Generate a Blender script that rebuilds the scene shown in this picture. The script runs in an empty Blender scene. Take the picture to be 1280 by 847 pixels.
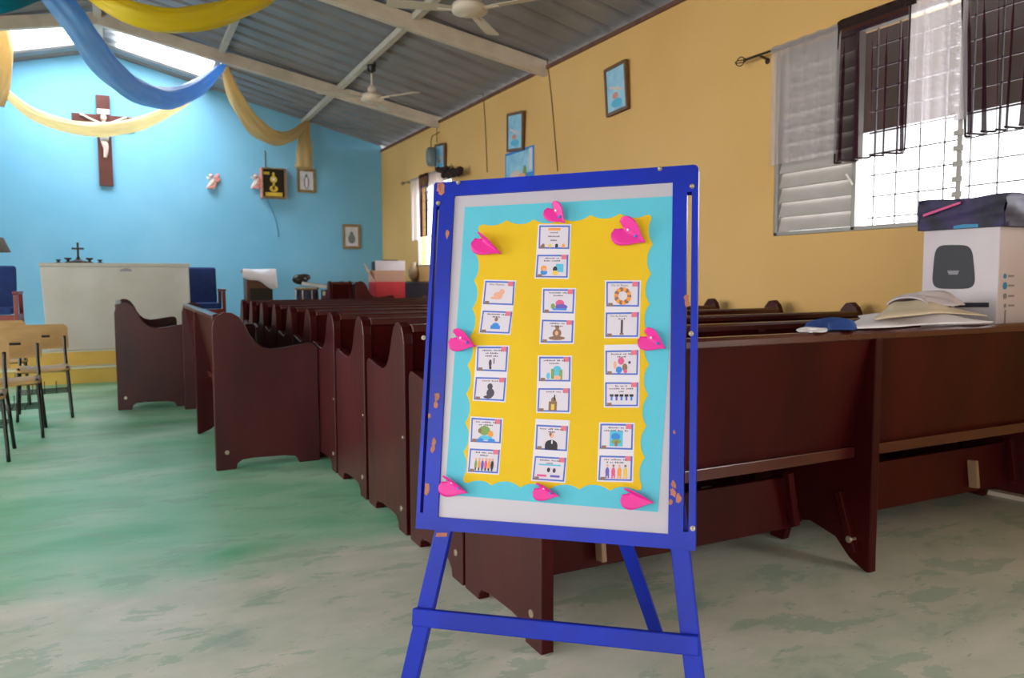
import bpy, math, random
from mathutils import Vector as V, Matrix
from mathutils.geometry import tessellate_polygon
random.seed(7)
PI = math.pi
SC = bpy.context.scene
COL = SC.collection

# ------------------------------------------------------------------ camera geometry
FPX, CW, CH = 970.0, 1280.0, 847.0
CAMLOC = V((0, 0, 1.16))
def _d(x, y): return V((x-CW/2, y-CH/2, FPX)).normalized()
Yc = _d(151, 352); Xc = _d(2570, 342); Xc = (Xc-Xc.dot(Yc)*Yc).normalized()
Zc = Xc.cross(Yc)
if Zc.y > 0: Zc = -Zc
def c2w(c): return V((Xc.dot(c), Yc.dot(c), Zc.dot(c)))
def ray(x, y): return c2w(_d(x, y))
def onz(x, y, z): r = ray(x, y); return CAMLOC + r*((z-CAMLOC.z)/r.z)
def onx(x, y, X): r = ray(x, y); return CAMLOC + r*(X/r.x)
def ony(x, y, Y): r = ray(x, y); return CAMLOC + r*(Y/r.y)
def atd(x, y, d): return CAMLOC + c2w(V(((x-CW/2)/FPX, (y-CH/2)/FPX, 1)))*d

cam = bpy.data.cameras.new('camera'); camo = bpy.data.objects.new('camera', cam); COL.objects.link(camo)
cam.sensor_width = 23.75; cam.lens = 23.75*FPX/CW; cam.clip_start = .05; cam.clip_end = 200
rx, ry, rz = c2w(V((1, 0, 0))), c2w(V((0, -1, 0))), c2w(V((0, 0, -1)))
camo.matrix_world = Matrix(((rx.x, ry.x, rz.x, CAMLOC.x), (rx.y, ry.y, rz.y, CAMLOC.y), (rx.z, ry.z, rz.z, CAMLOC.z), (0, 0, 0, 1)))
cam.dof.use_dof = True; cam.dof.focus_distance = 2.25; cam.dof.aperture_fstop = 3.6
SC.camera = camo

# ------------------------------------------------------------------ materials
def lin(c):
    if isinstance(c, str): c = tuple(int(c[i:i+2], 16)/255 for i in (0, 2, 4))
    return tuple((x/12.92 if x <= .04045 else ((x+.055)/1.055)**2.4) for x in c)+(1,)
MATS = {}
def mat(name, col, rough=.5, metal=0, var=0, scale=8, col2=None, bump=0, bscale=None, stretch=None, spec=.5, coat=0):
    m = bpy.data.materials.new(name); m.use_nodes = True; n = m.node_tree.nodes; l = m.node_tree.links
    b = n['Principled BSDF']; b.inputs['Base Color'].default_value = lin(col)
    b.inputs['Roughness'].default_value = rough; b.inputs['Metallic'].default_value = metal
    b.inputs['Specular IOR Level'].default_value = spec; b.inputs['Coat Weight'].default_value = coat
    if var or col2 or bump:
        tc = n.new('ShaderNodeTexCoord'); mp = n.new('ShaderNodeMapping'); l.new(tc.outputs['Object'], mp.inputs[0])
        if stretch: mp.inputs['Scale'].default_value = stretch
        nz = n.new('ShaderNodeTexNoise'); nz.inputs['Scale'].default_value = scale; nz.inputs['Detail'].default_value = 5
        l.new(mp.outputs[0], nz.inputs[0])
        if var or col2:
            r = n.new('ShaderNodeValToRGB'); r.color_ramp.elements[0].position = .35; r.color_ramp.elements[1].position = .65
            c = lin(col); k = 1-var
            r.color_ramp.elements[0].color = c if col2 else (c[0]*k, c[1]*k, c[2]*k, 1)
            r.color_ramp.elements[1].color = lin(col2) if col2 else (c[0]*(1+var*.5), c[1]*(1+var*.5), c[2]*(1+var*.5), 1)
            l.new(nz.outputs[0], r.inputs[0]); l.new(r.outputs[0], b.inputs['Base Color'])
        if bump:
            n2 = n.new('ShaderNodeTexNoise'); n2.inputs['Scale'].default_value = bscale or scale*4; n2.inputs['Detail'].default_value = 3
            l.new(mp.outputs[0], n2.inputs[0])
            bp_ = n.new('ShaderNodeBump'); bp_.inputs['Strength'].default_value = bump; bp_.inputs['Distance'].default_value = .01
            l.new(n2.outputs[0], bp_.inputs['Height']); l.new(bp_.outputs[0], b.inputs['Normal'])
    MATS[name] = m; return m
def cloth_mat(name, col, col2):
    m = mat(name, col, .4, col2=col2, scale=7, spec=.5, bump=.15, bscale=12)
    n = m.node_tree.nodes; l = m.node_tree.links; b = n['Principled BSDF']; o = n['Material Output']
    t = n.new('ShaderNodeBsdfTranslucent'); t.inputs[0].default_value = lin(col); x = n.new('ShaderNodeMixShader'); x.inputs[0].default_value = .5
    l.new(b.outputs[0], x.inputs[1]); l.new(t.outputs[0], x.inputs[2]); l.new(x.outputs[0], o.inputs[0]); return m
def sheer(name, col, opac, trans=.5):
    m = bpy.data.materials.new(name); m.use_nodes = True; n = m.node_tree.nodes; l = m.node_tree.links; n.clear()
    o = n.new('ShaderNodeOutputMaterial'); a = n.new('ShaderNodeMixShader'); b = n.new('ShaderNodeMixShader')
    d = n.new('ShaderNodeBsdfDiffuse'); t = n.new('ShaderNodeBsdfTranslucent'); p = n.new('ShaderNodeBsdfTransparent')
    d.inputs[0].default_value = lin(col); t.inputs[0].default_value = lin(col)
    a.inputs[0].default_value = trans; l.new(d.outputs[0], a.inputs[1]); l.new(t.outputs[0], a.inputs[2])
    b.inputs[0].default_value = opac; l.new(p.outputs[0], b.inputs[1]); l.new(a.outputs[0], b.inputs[2]); l.new(b.outputs[0], o.inputs[0])
    # weave: thread pattern keeps its own tone
    MATS[name] = m; return m

mat('wood_pew', '3d0b0a', .35, var=.35, scale=5, stretch=(1, 1, .25), bump=.05, spec=.15)
mat('wood_pew_side', '461417', .34, var=.3, scale=4, stretch=(1, 1, .3), bump=.08, spec=.38)
mat('wood_rail', '4a1a15', .22, var=.2, scale=5, spec=.6)
mat('bolt_steel', 'b9ad98', .35, metal=.7)
mat('bolt_dark', '2c1512', .45)
mat('cleat', '9a7a60', .5, var=.2)
mat('yellow_wall', 'dbae68', .7, col2='e2b874', scale=.7, bump=.06, bscale=20)
mat('blue_wall', '6fb4da', .65, col2='7cbce0', scale=1.0, bump=.25, bscale=9)
mat('side_wall', 'cfae70', .7)
mat('riser', 'c9a54a', .55, var=.12, scale=3)
mat('tread', 'cfcfb4', .5, var=.1, scale=4)
mat('altar_stone', 'b4afa6', .7, col2='c2bfba', scale=2.2, bump=.05)
mat('altar_top', 'b6b1a8', .55, var=.05)
mat('lean_to', '3c3836', .8)
mat('roof_metal', '8e8c90', .5, metal=.3, var=.12, scale=2.5)
mat('beam_paint', 'cbbbab', .5, var=.12, scale=6)
mat('beam_grey', 'bcb6ac', .5, var=.1, scale=6)
mat('eave_wood', '6d4a3c', .7, var=.3, scale=9)
mat('fan_white', 'd8cbbd', .35)
mat('fan_blade', 'c9bfb2', .4)
mat('black_metal', '141614', .35, spec=.5)
mat('chair_wood', 'b89360', .4, var=.12, scale=7, stretch=(1, 1, 4), spec=.5)
mat('navy_fabric', '16316e', .8, var=.2, scale=14, bump=.1)
mat('red_wood', '82261c', .35, var=.2, scale=9)
mat('brown_wood', '6e4630', .45, var=.25, scale=8)
mat('cross_wood', '5c302b', .4, var=.2, scale=6)
mat('plaster', 'd8c6bd', .5)
mat('plaster_cloth', 'eae6e2', .5)
mat('dark_iron', '33201f', .4, metal=.4)
mat('white_paint', 'e6e4e2', .45)
mat('easel_blue', '0d2cb6', .4, col2='0b269e', scale=5, bump=.06, bscale=30, spec=.3)
mat('raw_wood', 'b07058', .7, var=.2, scale=30)
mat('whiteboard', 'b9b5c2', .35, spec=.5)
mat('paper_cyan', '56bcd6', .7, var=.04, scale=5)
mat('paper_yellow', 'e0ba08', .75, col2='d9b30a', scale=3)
mat('foam_pink', 'e0249a', .45, spec=.5)
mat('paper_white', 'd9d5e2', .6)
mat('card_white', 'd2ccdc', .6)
mat('card_blue', '4a68c4', .55)
mat('ink', '4a4658', .7)
mat('ink_red', 'd87088', .7)
mat('ink_orange', 'e8963c', .7)
mat('ink_brown', '8a6a58', .7)
mat('ink_green', '7e9c5a', .7)
mat('ink_blue', '3a86d8', .7)
mat('ink_cyan', '58b8dc', .7)
mat('ink_skin', 'e0a890', .7)
mat('ink_dark', '2c2a34', .7)
mat('ink_purple', '6a5ab8', .7)
mat('ink_pink', 'd85a90', .7)
mat('ink_yellow', 'e2c050', .7)
mat('pin_white', 'f4f2f0', .2)
cloth_mat('swag_blue', '8cc4fa', 'a8d4fc')
cloth_mat('swag_yellow', 'fae232', 'fce84e')
cloth_mat('swag_cream', 'f8eecb', 'f4e6b4')
cloth_mat('swag_tan', 'dcc596', 'd2b884')
cloth_mat('swag_teal', '0a86a2', '0c90aa')
mat('carton_white', 'd2c8d0', .6, var=.05, scale=4)
mat('carton_dark', '1b1c2c', .6, col2='3a2e5c', scale=9)
mat('label_black', '1c1c28', .5)
mat('label_blue', '2a86b8', .5)
mat('label_grey', '8a8690', .5)
mat('carton_red', 'c4323c', .6, var=.08)
mat('carton_tan', 'b98f7c', .6)
mat('cloth_white', 'e8e4ec', .85, bump=.2, bscale=30)
mat('cloth_cream', 'd8cab0', .85, bump=.2, bscale=30)
mat('cloth_blue', '23468c', .85, bump=.2, bscale=30)
mat('slat_metal', 'b6b0ac', .5, var=.06)
mat('frame_metal', '9c9894', .45, metal=.3)
mat('grille', '9a9aa2', .5)
mat('iron_rod', '4e4440', .35, metal=.6)
mat('gilt', '8c7450', .45, metal=.2, var=.2, scale=20)
mat('frame_wood', '6e4a2a', .4, var=.2, scale=20)
mat('pic_blue', '74b4dc', .3, col2='a8d4ea', scale=6)
mat('pic_dark', '1a140e', .35)
mat('pic_gold', 'c8a83a', .35)
mat('pic_pale', 'b4bec8', .35, col2='d8d4d4', scale=7)
mat('pic_grey', '6c747c', .4)
mat('pink_paint', 'd88f8c', .5)
mat('speaker_grey', '6c7c80', .4)
mat('cable', '6e5a34', .6)
mat('vase_clay', 'a08a6c', .7)
mat('lamp_brown', '3c2a1c', .7)
mat('crack', '5a9cc0', .8)
sheer('sheer_white', 'd8d0d6', .52, .35)
sheer('sheer_brown', '341a24', .77, .25)
mat('hem_brown', '28131c', .8)
mat('valance_brown', '2a1210', .85, var=.2)
sheer('poly_sheet', 'f4f6f8', .35, .9)
mat('ground_out', 'bcb8ac', .9)

# ------------------------------------------------------------------ mesh builder
class MB:
    def __init__(s): s.v = []; s.f = []; s.m = []; s.sm = []; s.mats = []
    def mi(s, m):
        if m not in s.mats: s.mats.append(m)
        return s.mats.index(m)
    def add(s, vs, fs, m, smooth=False, M=None):
        b = len(s.v); k = s.mi(m)
        for p in vs:
            p = V(p); s.v.append(M @ p if M else p)
        for f in fs: s.f.append([b+i for i in f]); s.m.append(k); s.sm.append(smooth)
        return s
    def box(s, lo, hi, m, M=None):
        x0, y0, z0 = lo; x1, y1, z1 = hi
        return s.add([(x0,y0,z0),(x1,y0,z0),(x1,y1,z0),(x0,y1,z0),(x0,y0,z1),(x1,y0,z1),(x1,y1,z1),(x0,y1,z1)],
            [(0,3,2,1),(4,5,6,7),(0,1,5,4),(1,2,6,5),(2,3,7,6),(3,0,4,7)], m, False, M)
    def bar(s, a, b, w, h, m, up=(0, 0, 1), tw=None, M=None):
        a, b = V(a), V(b); d = (b-a).normalized(); u = V(up)
        x = d.cross(u).normalized(); u = x.cross(d).normalized(); k = 1 if tw is None else tw
        vs = [a-x*w/2-u*h/2, a+x*w/2-u*h/2, a+x*w/2+u*h/2, a-x*w/2+u*h/2]
        vs += [b-x*w/2*k-u*h/2*k, b+x*w/2*k-u*h/2*k, b+x*w/2*k+u*h/2*k, b-x*w/2*k+u*h/2*k]
        return s.add(vs, [(3,2,1,0),(4,5,6,7),(0,1,5,4),(1,2,6,5),(2,3,7,6),(3,0,4,7)], m, False, M)
    def tube(s, pts, r, m, n=10, flat=1, M=None, fold=0, cap=True, up=None):
        pts = [V(p) for p in pts]; rs = r if isinstance(r, (list, tuple)) else [r]*len(pts)
        vs = []; fs = []; px = None
        for i, p in enumerate(pts):
            t = (pts[min(i+1, len(pts)-1)]-pts[max(i-1, 0)]).normalized()
            if px is None:
                a = V(up) if up else (V((0, 0, 1)) if abs(t.z) < .9 else V((1, 0, 0)))
                x = t.cross(a).normalized()
            else: x = (px-t*px.dot(t)).normalized()
            px = x; y = t.cross(x)
            for k in range(n):
                an = 2*PI*k/n; rr = rs[i]*(1+fold*math.sin(an*5+i*.15)+fold*.6*math.sin(an*9-i*.3))
                vs.append(p+x*math.cos(an)*rr*flat+y*math.sin(an)*rr)
        for i in range(len(pts)-1):
            for k in range(n):
                k2 = (k+1) % n; fs.append((i*n+k, i*n+k2, (i+1)*n+k2, (i+1)*n+k))
        if cap: fs.append(tuple(range(n-1, -1, -1))); fs.append(tuple((len(pts)-1)*n+k for k in range(n)))
        return s.add(vs, fs, m, True, M)
    def cyl(s, a, b, r, m, n=14, r2=None, M=None):
        a, b = V(a), V(b); t = (b-a).normalized(); u = V((0, 0, 1)) if abs(t.z) < .9 else V((1, 0, 0))
        x = t.cross(u).normalized(); y = t.cross(x); r2 = r if r2 is None else r2
        vs = [a+(x*math.cos(2*PI*k/n)+y*math.sin(2*PI*k/n))*r for k in range(n)]+[b+(x*math.cos(2*PI*k/n)+y*math.sin(2*PI*k/n))*r2 for k in range(n)]
        s.add(vs, [(k, (k+1) % n, n+(k+1) % n, n+k) for k in range(n)], m, True, M)
        return s.add(vs, [tuple(range(n-1, -1, -1)), tuple(range(n, 2*n))], m, False, M)
    def lathe(s, prof, m, n=20, M=None, c=(0, 0)):
        vs = [(c[0]+r*math.cos(2*PI*k/n), c[1]+r*math.sin(2*PI*k/n), z) for r, z in prof for k in range(n)]
        fs = [(i*n+k, i*n+(k+1) % n, (i+1)*n+(k+1) % n, (i+1)*n+k) for i in range(len(prof)-1) for k in range(n)]
        return s.add(vs, fs, m, True, M)
    def ball(s, c, r, m, sc=(1, 1, 1), n=12, M=None):
        vs = []; h = n//2
        for i in range(h+1):
            th = PI*i/h
            for k in range(n): vs.append((c[0]+r*sc[0]*math.sin(th)*math.cos(2*PI*k/n), c[1]+r*sc[1]*math.sin(th)*math.sin(2*PI*k/n), c[2]+r*sc[2]*math.cos(th)))
        return s.add(vs, [(i*n+k, (i+1)*n+k, (i+1)*n+(k+1) % n, i*n+(k+1) % n) for i in range(h) for k in range(n)], m, True, M)
    def prism(s, poly, d0, d1, m, f, side=None, M=None):
        """poly: 2D outline; f(a,b,d) -> point"""
        n = len(poly); vs = [f(a, b, d0) for a, b in poly]+[f(a, b, d1) for a, b in poly]
        tris = tessellate_polygon([[V((a, b, 0)) for a, b in poly]])
        s.add(vs, [tuple(reversed(t)) for t in tris]+[tuple(n+i for i in t) for t in tris], m, False, M)
        return s.add(vs, [(k, (k+1) % n, n+(k+1) % n, n+k) for k in range(n)], side or m, False, M)
    def grid(s, fn, nu, nv, m, smooth=True, M=None):
        vs = [fn(i/nu, j/nv) for i in range(nu+1) for j in range(nv+1)]
        return s.add(vs, [(i*(nv+1)+j, (i+1)*(nv+1)+j, (i+1)*(nv+1)+j+1, i*(nv+1)+j+1) for i in range(nu) for j in range(nv)], m, smooth, M)
    def build(s, name, parent=None, loc=None, bevel=0, solid=0, label=None):
        me = bpy.data.meshes.new(name)
        off = V(loc) if loc is not None else V((0, 0, 0))
        me.from_pydata([p-off for p in s.v] if loc is not None else s.v, [], s.f)
        for m in s.mats: me.materials.append(MATS[m])
        for p, k, sm in zip(me.polygons, s.m, s.sm): p.material_index = k; p.use_smooth = sm
        import bmesh
        bm = bmesh.new(); bm.from_mesh(me); bmesh.ops.remove_doubles(bm, verts=bm.verts, dist=1e-5)
        bmesh.ops.recalc_face_normals(bm, faces=bm.faces); bm.to_mesh(me); bm.free()
        o = bpy.data.objects.new(name, me); COL.objects.link(o)
        if loc is not None: o.location = off
        if parent: o.parent = parent
        if bevel:
            b = o.modifiers.new('bevel', 'BEVEL'); b.width = bevel; b.segments = 2; b.limit_method = 'ANGLE'; b.angle_limit = math.radians(40)
        if solid:
            b = o.modifiers.new('thick', 'SOLIDIFY'); b.thickness = solid; b.offset = 0
        if label: o['label'] = label
        return o
def tag(o, label, cat, group=None):
    o['label'] = label; o['category'] = cat
    if group: o['group'] = group
    return o
def thing(name, label, cat, loc=(0, 0, 0), rz=0, group=None):
    o = bpy.data.objects.new(name, None); COL.objects.link(o); o.location = loc; o.rotation_euler = (0, 0, rz); o.empty_display_size = .1
    return tag(o, label, cat, group)
def struct(o): o['kind'] = 'structure'; return o
def kids(o): return [c for c in bpy.data.objects if c.parent == o]
def copy_tree(o, parent=None):
    c = o.copy(); COL.objects.link(c)
    if parent: c.parent = parent
    for ch in kids(o): copy_tree(ch, c)
    return c
def smooth_path(P, n=8):
    P = [V(p) for p in P]; out = []
    for i in range(len(P)-1):
        a = P[max(i-1, 0)]; b = P[i]; c = P[i+1]; d = P[min(i+2, len(P)-1)]
        for k in range(n):
            t = k/n; out.append(.5*((2*b)+(-a+c)*t+(2*a-5*b+4*c-d)*t*t+(-a+3*b-3*c+d)*t**3))
    out.append(P[-1]); return out

# ------------------------------------------------------------------ the room
XR, XL, YF, YB = 4.22, -4.50, 13.55, -3.2
XM = -.14; SL = .249; ZE = 3.55; ZR = ZE+SL*(XR-XM)
def roofz(x): return ZR-SL*abs(x-XM)
# floor
fm = bpy.data.materials.new('floor_paint'); fm.use_nodes = True; n = fm.node_tree.nodes; l = fm.node_tree.links; MATS['floor_paint'] = fm
pb = n['Principled BSDF']; tc = n.new('ShaderNodeTexCoord')
def noise(scale, detail=5, stretch=None, rot=0, dist=0, rough=.5):
    mp = n.new('ShaderNodeMapping'); l.new(tc.outputs['Object'], mp.inputs[0])
    if stretch: mp.inputs['Scale'].default_value = stretch
    mp.inputs['Rotation'].default_value = (0, 0, rot)
    z = n.new('ShaderNodeTexNoise'); z.inputs['Scale'].default_value = scale; z.inputs['Detail'].default_value = detail
    z.inputs['Distortion'].default_value = dist; z.inputs['Roughness'].default_value = rough; l.new(mp.outputs[0], z.inputs[0]); return z.outputs[0]
def ramp(inp, stops):
    r = n.new('ShaderNodeValToRGB'); e = r.color_ramp.elements
    e[0].position, e[0].color = stops[0][0], lin(stops[0][1]); e[1].position, e[1].color = stops[-1][0], lin(stops[-1][1])
    for p, c in stops[1:-1]: q = e.new(p); q.color = lin(c)
    l.new(inp, r.inputs[0]); return r.outputs[0]
def math_(op, a, b=None, clamp=False):
    m = n.new('ShaderNodeMath'); m.operation = op; m.use_clamp = clamp
    for i, q in enumerate((a, b)):
        if q is None: continue
        if isinstance(q, (int, float)): m.inputs[i].default_value = q
        else: l.new(q, m.inputs[i])
    return m.outputs[0]
def mix_(f, a, b):
    m = n.new('ShaderNodeMix'); m.data_type = 'RGBA'
    l.new(f, m.inputs[0]); l.new(a, m.inputs[6]); l.new(b, m.inputs[7]); return m.outputs[2]
sep = n.new('ShaderNodeSeparateXYZ'); l.new(tc.outputs['Object'], sep.inputs[0])
green = ramp(noise(1.4, 6, (1, 1.8, 1), .35, .2), [(.3, '62b586'), (.48, '88c4a2'), (.7, 'accfb4')])
worn = ramp(noise(2.0, 8, (1, 1.8, 1), -.4, .25, .65), [(.28, '93a698'), (.42, 'c0c6b6'), (.58, 'd2d0c4'), (.8, 'e6e2d8')])
# worn towards the door end: where X small keep green until Y~2.9
edge = math_('ADD', math_('MULTIPLY', math_('SUBTRACT', sep.outputs[1], 3.3), -2.2), math_('MULTIPLY', math_('SUBTRACT', noise(1.3, 7, None, 0, .2, .6), .5), 3.2))
under = math_('MULTIPLY', math_('SUBTRACT', sep.outputs[0], 1.25), 3.0)
mask = math_('MAXIMUM', math_('ADD', edge, .5), math_('ADD', under, .0)); mask = math_('MAXIMUM', math_('MINIMUM', mask, .97), 0)
base = mix_(mask, green, worn)
# green ghosts left in the worn area
gh = math_('MULTIPLY', math_('GREATER_THAN', noise(2.6, 8, (1, 2.2, 1), .7, .3, .68), .56), .42)
grn2 = n.new('ShaderNodeRGB'); grn2.outputs[0].default_value = lin('7fa890')
base = mix_(gh, base, grn2.outputs[0])
stk = math_('MULTIPLY', math_('GREATER_THAN', noise(9, 8, (1, 5, 1), .95, .2, .72), .64), .45)
dk = n.new('ShaderNodeRGB'); dk.outputs[0].default_value = lin('57705f')
base = mix_(stk, base, dk.outputs[0]); l.new(base, pb.inputs['Base Color'])
rr = n.new('ShaderNodeMapRange'); rr.inputs[3].default_value = .3; rr.inputs[4].default_value = .5; l.new(noise(3, 4), rr.inputs[0]); l.new(rr.outputs[0], pb.inputs['Roughness'])
pb.inputs['Specular IOR Level'].default_value = .45
struct(MB().box((XL-.2, YB-.2, -.1), (XR+.2, YF+.2, 0), 'floor_paint').build('floor'))
# walls with openings
def wall(name, m, axis, pos, thick, a0, a1, z0, top, holes):
    """vertical wall; holes = (a0,a1,z0,z1); top(a) = height"""
    A = sorted(set([a0, a1]+[h[0] for h in holes]+[h[1] for h in holes])); mb = MB()
    def P(a, z, d): return (pos+d, a, z) if axis == 'x' else (a, pos+d, z)
    def slab(p, q, zl, zh0, zh1):
        mb.add([P(p, zl, 0), P(q, zl, 0), P(q, zh1, 0), P(p, zh0, 0), P(p, zl, thick), P(q, zl, thick), P(q, zh1, thick), P(p, zh0, thick)],
               [(0,1,2,3),(7,6,5,4),(0,4,5,1),(1,5,6,2),(2,6,7,3),(3,7,4,0)], m)
    for p, q in zip(A, A[1:]):
        z = z0
        for h in sorted([h for h in holes if h[0] <= p+1e-6 and h[1] >= q-1e-6], key=lambda h: h[2]):
            if h[2] > z: slab(p, q, z, h[2], h[2])
            z = h[3]
        slab(p, q, z, top(p), top(q))
    return struct(mb.build(name))
W1 = (1.55, 4.19, 1.47, 2.74); W2 = (10.25, 11.72, 1.38, 2.62)
wall('wall_right', 'yellow_wall', 'x', XR, .15, YB, YF+.2, 0, lambda a: ZE-.11, [W1, W2, (-2.2, -.2, .9, 2.5)])
LH = [(-1.5, .6, .9, 2.6), (2.6, 4.9, .9, 2.6), (6.5, 8.8, .9, 2.6)]
wall('wall_left', 'side_wall', 'x', XL-.15, .15, YB, YF+.2, 0, lambda a: roofz(XL)-.02, LH)
wall('wall_front', 'blue_wall', 'y', YF, .15, XL, XM, 0, lambda a: roofz(a)-.01, [])
wall('wall_front', 'blue_wall', 'y', YF, .15, XM, XR, 0, lambda a: roofz(a)-.01, [])
wall('wall_back', 'side_wall', 'y', YB-.15, .15, XL, XM, 0, lambda a: roofz(a)-.01, [(-3.2, -.6, 0, 2.7)])
wall('wall_back', 'side_wall', 'y', YB-.15, .15, XM, XR, 0, lambda a: roofz(a)-.01, [])
# corrugated roof, with two openings for translucent sheets
SKY = (11.85, 13.05); SKX = 1.42
def corr(y):
    t = (y/.335) % 1.0
    return .06*(1 if t < .16 else (1-(t-.16)/.10 if t < .26 else (0 if t < .9 else (t-.9)/.10)))
def roof_sheet(x0, x1, y0, y1, m):
    mb = MB(); ys = [y0]; k = math.floor(y0/.335)
    while True:
        done = False
        for q in (0, .16, .26, .9):
            yy = (k+q)*.335
            if yy > y1: done = True; break
            if yy > y0+1e-4: ys.append(yy)
        if done: break
        k += 1
    ys.append(y1)
    vs = []; nx = 2
    for i in range(nx):
        x = x0+(x1-x0)*i/(nx-1)
        for y in ys: vs.append((x, y, roofz(x)+corr(y)+.005))
    ny = len(ys)
    mb.add(vs, [(j, ny+j, ny+j+1, j+1) for j in range(ny-1)], m)
    return mb
EX = .2
for nm, x0, x1, sgn in (('right', XM, XR+EX, 1), ('left', XL-EX, XM, -1)):
    mb = roof_sheet(x0, x1, YB-.3, SKY[0], 'roof_metal')
    for a in (roof_sheet(x0, x1, SKY[1], YF+.3, 'roof_metal'),
              roof_sheet(SKX if sgn > 0 else XL-EX, XR+EX if sgn > 0 else XM-1.45, SKY[0], SKY[1], 'roof_metal')):
        mb.add(a.v, a.f, 'roof_metal')
    o = struct(mb.build('ceiling')); 
    sm = o.modifiers.new('t', 'SOLIDIFY'); sm.thickness = .003
for x0, x1, k in ((XM+.06, SKX, 1), (XM-1.45, XM-.06, 2)):
    o = struct(roof_sheet(x0, x1, SKY[0], SKY[1], 'poly_sheet').build('window_%d' % (k+2)))
# ridge cap
struct(MB().add([(XM-.25, YB-.3, roofz(XM-.25)+.06), (XM, YB-.3, ZR+.08), (XM+.25, YB-.3, roofz(XM+.25)+.06), (XM-.25, YF+.3, roofz(XM-.25)+.06), (XM, YF+.3, ZR+.08), (XM+.25, YF+.3, roofz(XM+.25)+.06)], [(0, 1, 4, 3), (1, 2, 5, 4)], 'roof_metal').build('trim_1', solid=.004))
# eave plate along the yellow wall
struct(MB().box((XR-.02, YB, ZE-.115), (XR+.13, YF, ZE-.075), 'eave_wood').build('trim_2'))
# rafters and purlins
def rafter(name, yr, ye, w=.11, h=.15):
    for sgn, xe in ((1, XR+.1), (-1, XL-.1)):
        off = .10
        o = MB().bar((XM-sgn*.04, yr, ZR-off), (xe, ye, roofz(xe)-off), w, h, 'beam_paint').build(name, bevel=.006); struct(o)
rafter('trim_3', 8.30, 7.55); rafter('trim_4', 11.55, 10.75); rafter('trim_5', 4.9, 4.3); rafter('trim_6', 1.4, .9); rafter('trim_7', -2, -2.4)
for i, (xa, xb) in enumerate(((2.86, 2.70), (1.32, 1.32), (-1.6, -1.6), (-3.0, -3.0))):
    za, zb = roofz(xa)-.045, roofz(xb)-.045
    struct(MB().bar((xa, YF, za), (xb, YB, zb), .07, .07, 'beam_grey').build('trim_%d' % (8+i)))
struct(MB().bar((XM, YF, ZR-.06), (XM, YB, ZR-.06), .09, .09, 'beam_grey').build('trim_12'))
# altar platform: two steps
P1, P2 = 10.12, 10.42
struct(MB().box((XL, P1, 0), (XR, YF, .17), 'riser').build('floor_platform'))
struct(MB().box((XL, P1-.012, .17), (XR, YF, .185), 'tread').build('trim_13'))
struct(MB().box((XL, P2, .185), (1.55, YF, .34), 'riser').build('floor_platform_upper'))
struct(MB().box((XL, P2-.012, .34), (1.562, YF, .352), 'tread').build('trim_14'))
ZP = .352; ZQ = .185
# outside ground
struct(MB().box((-30, -25, -.3), (30, 30, -.12), 'ground_out').build('ground'))

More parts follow.
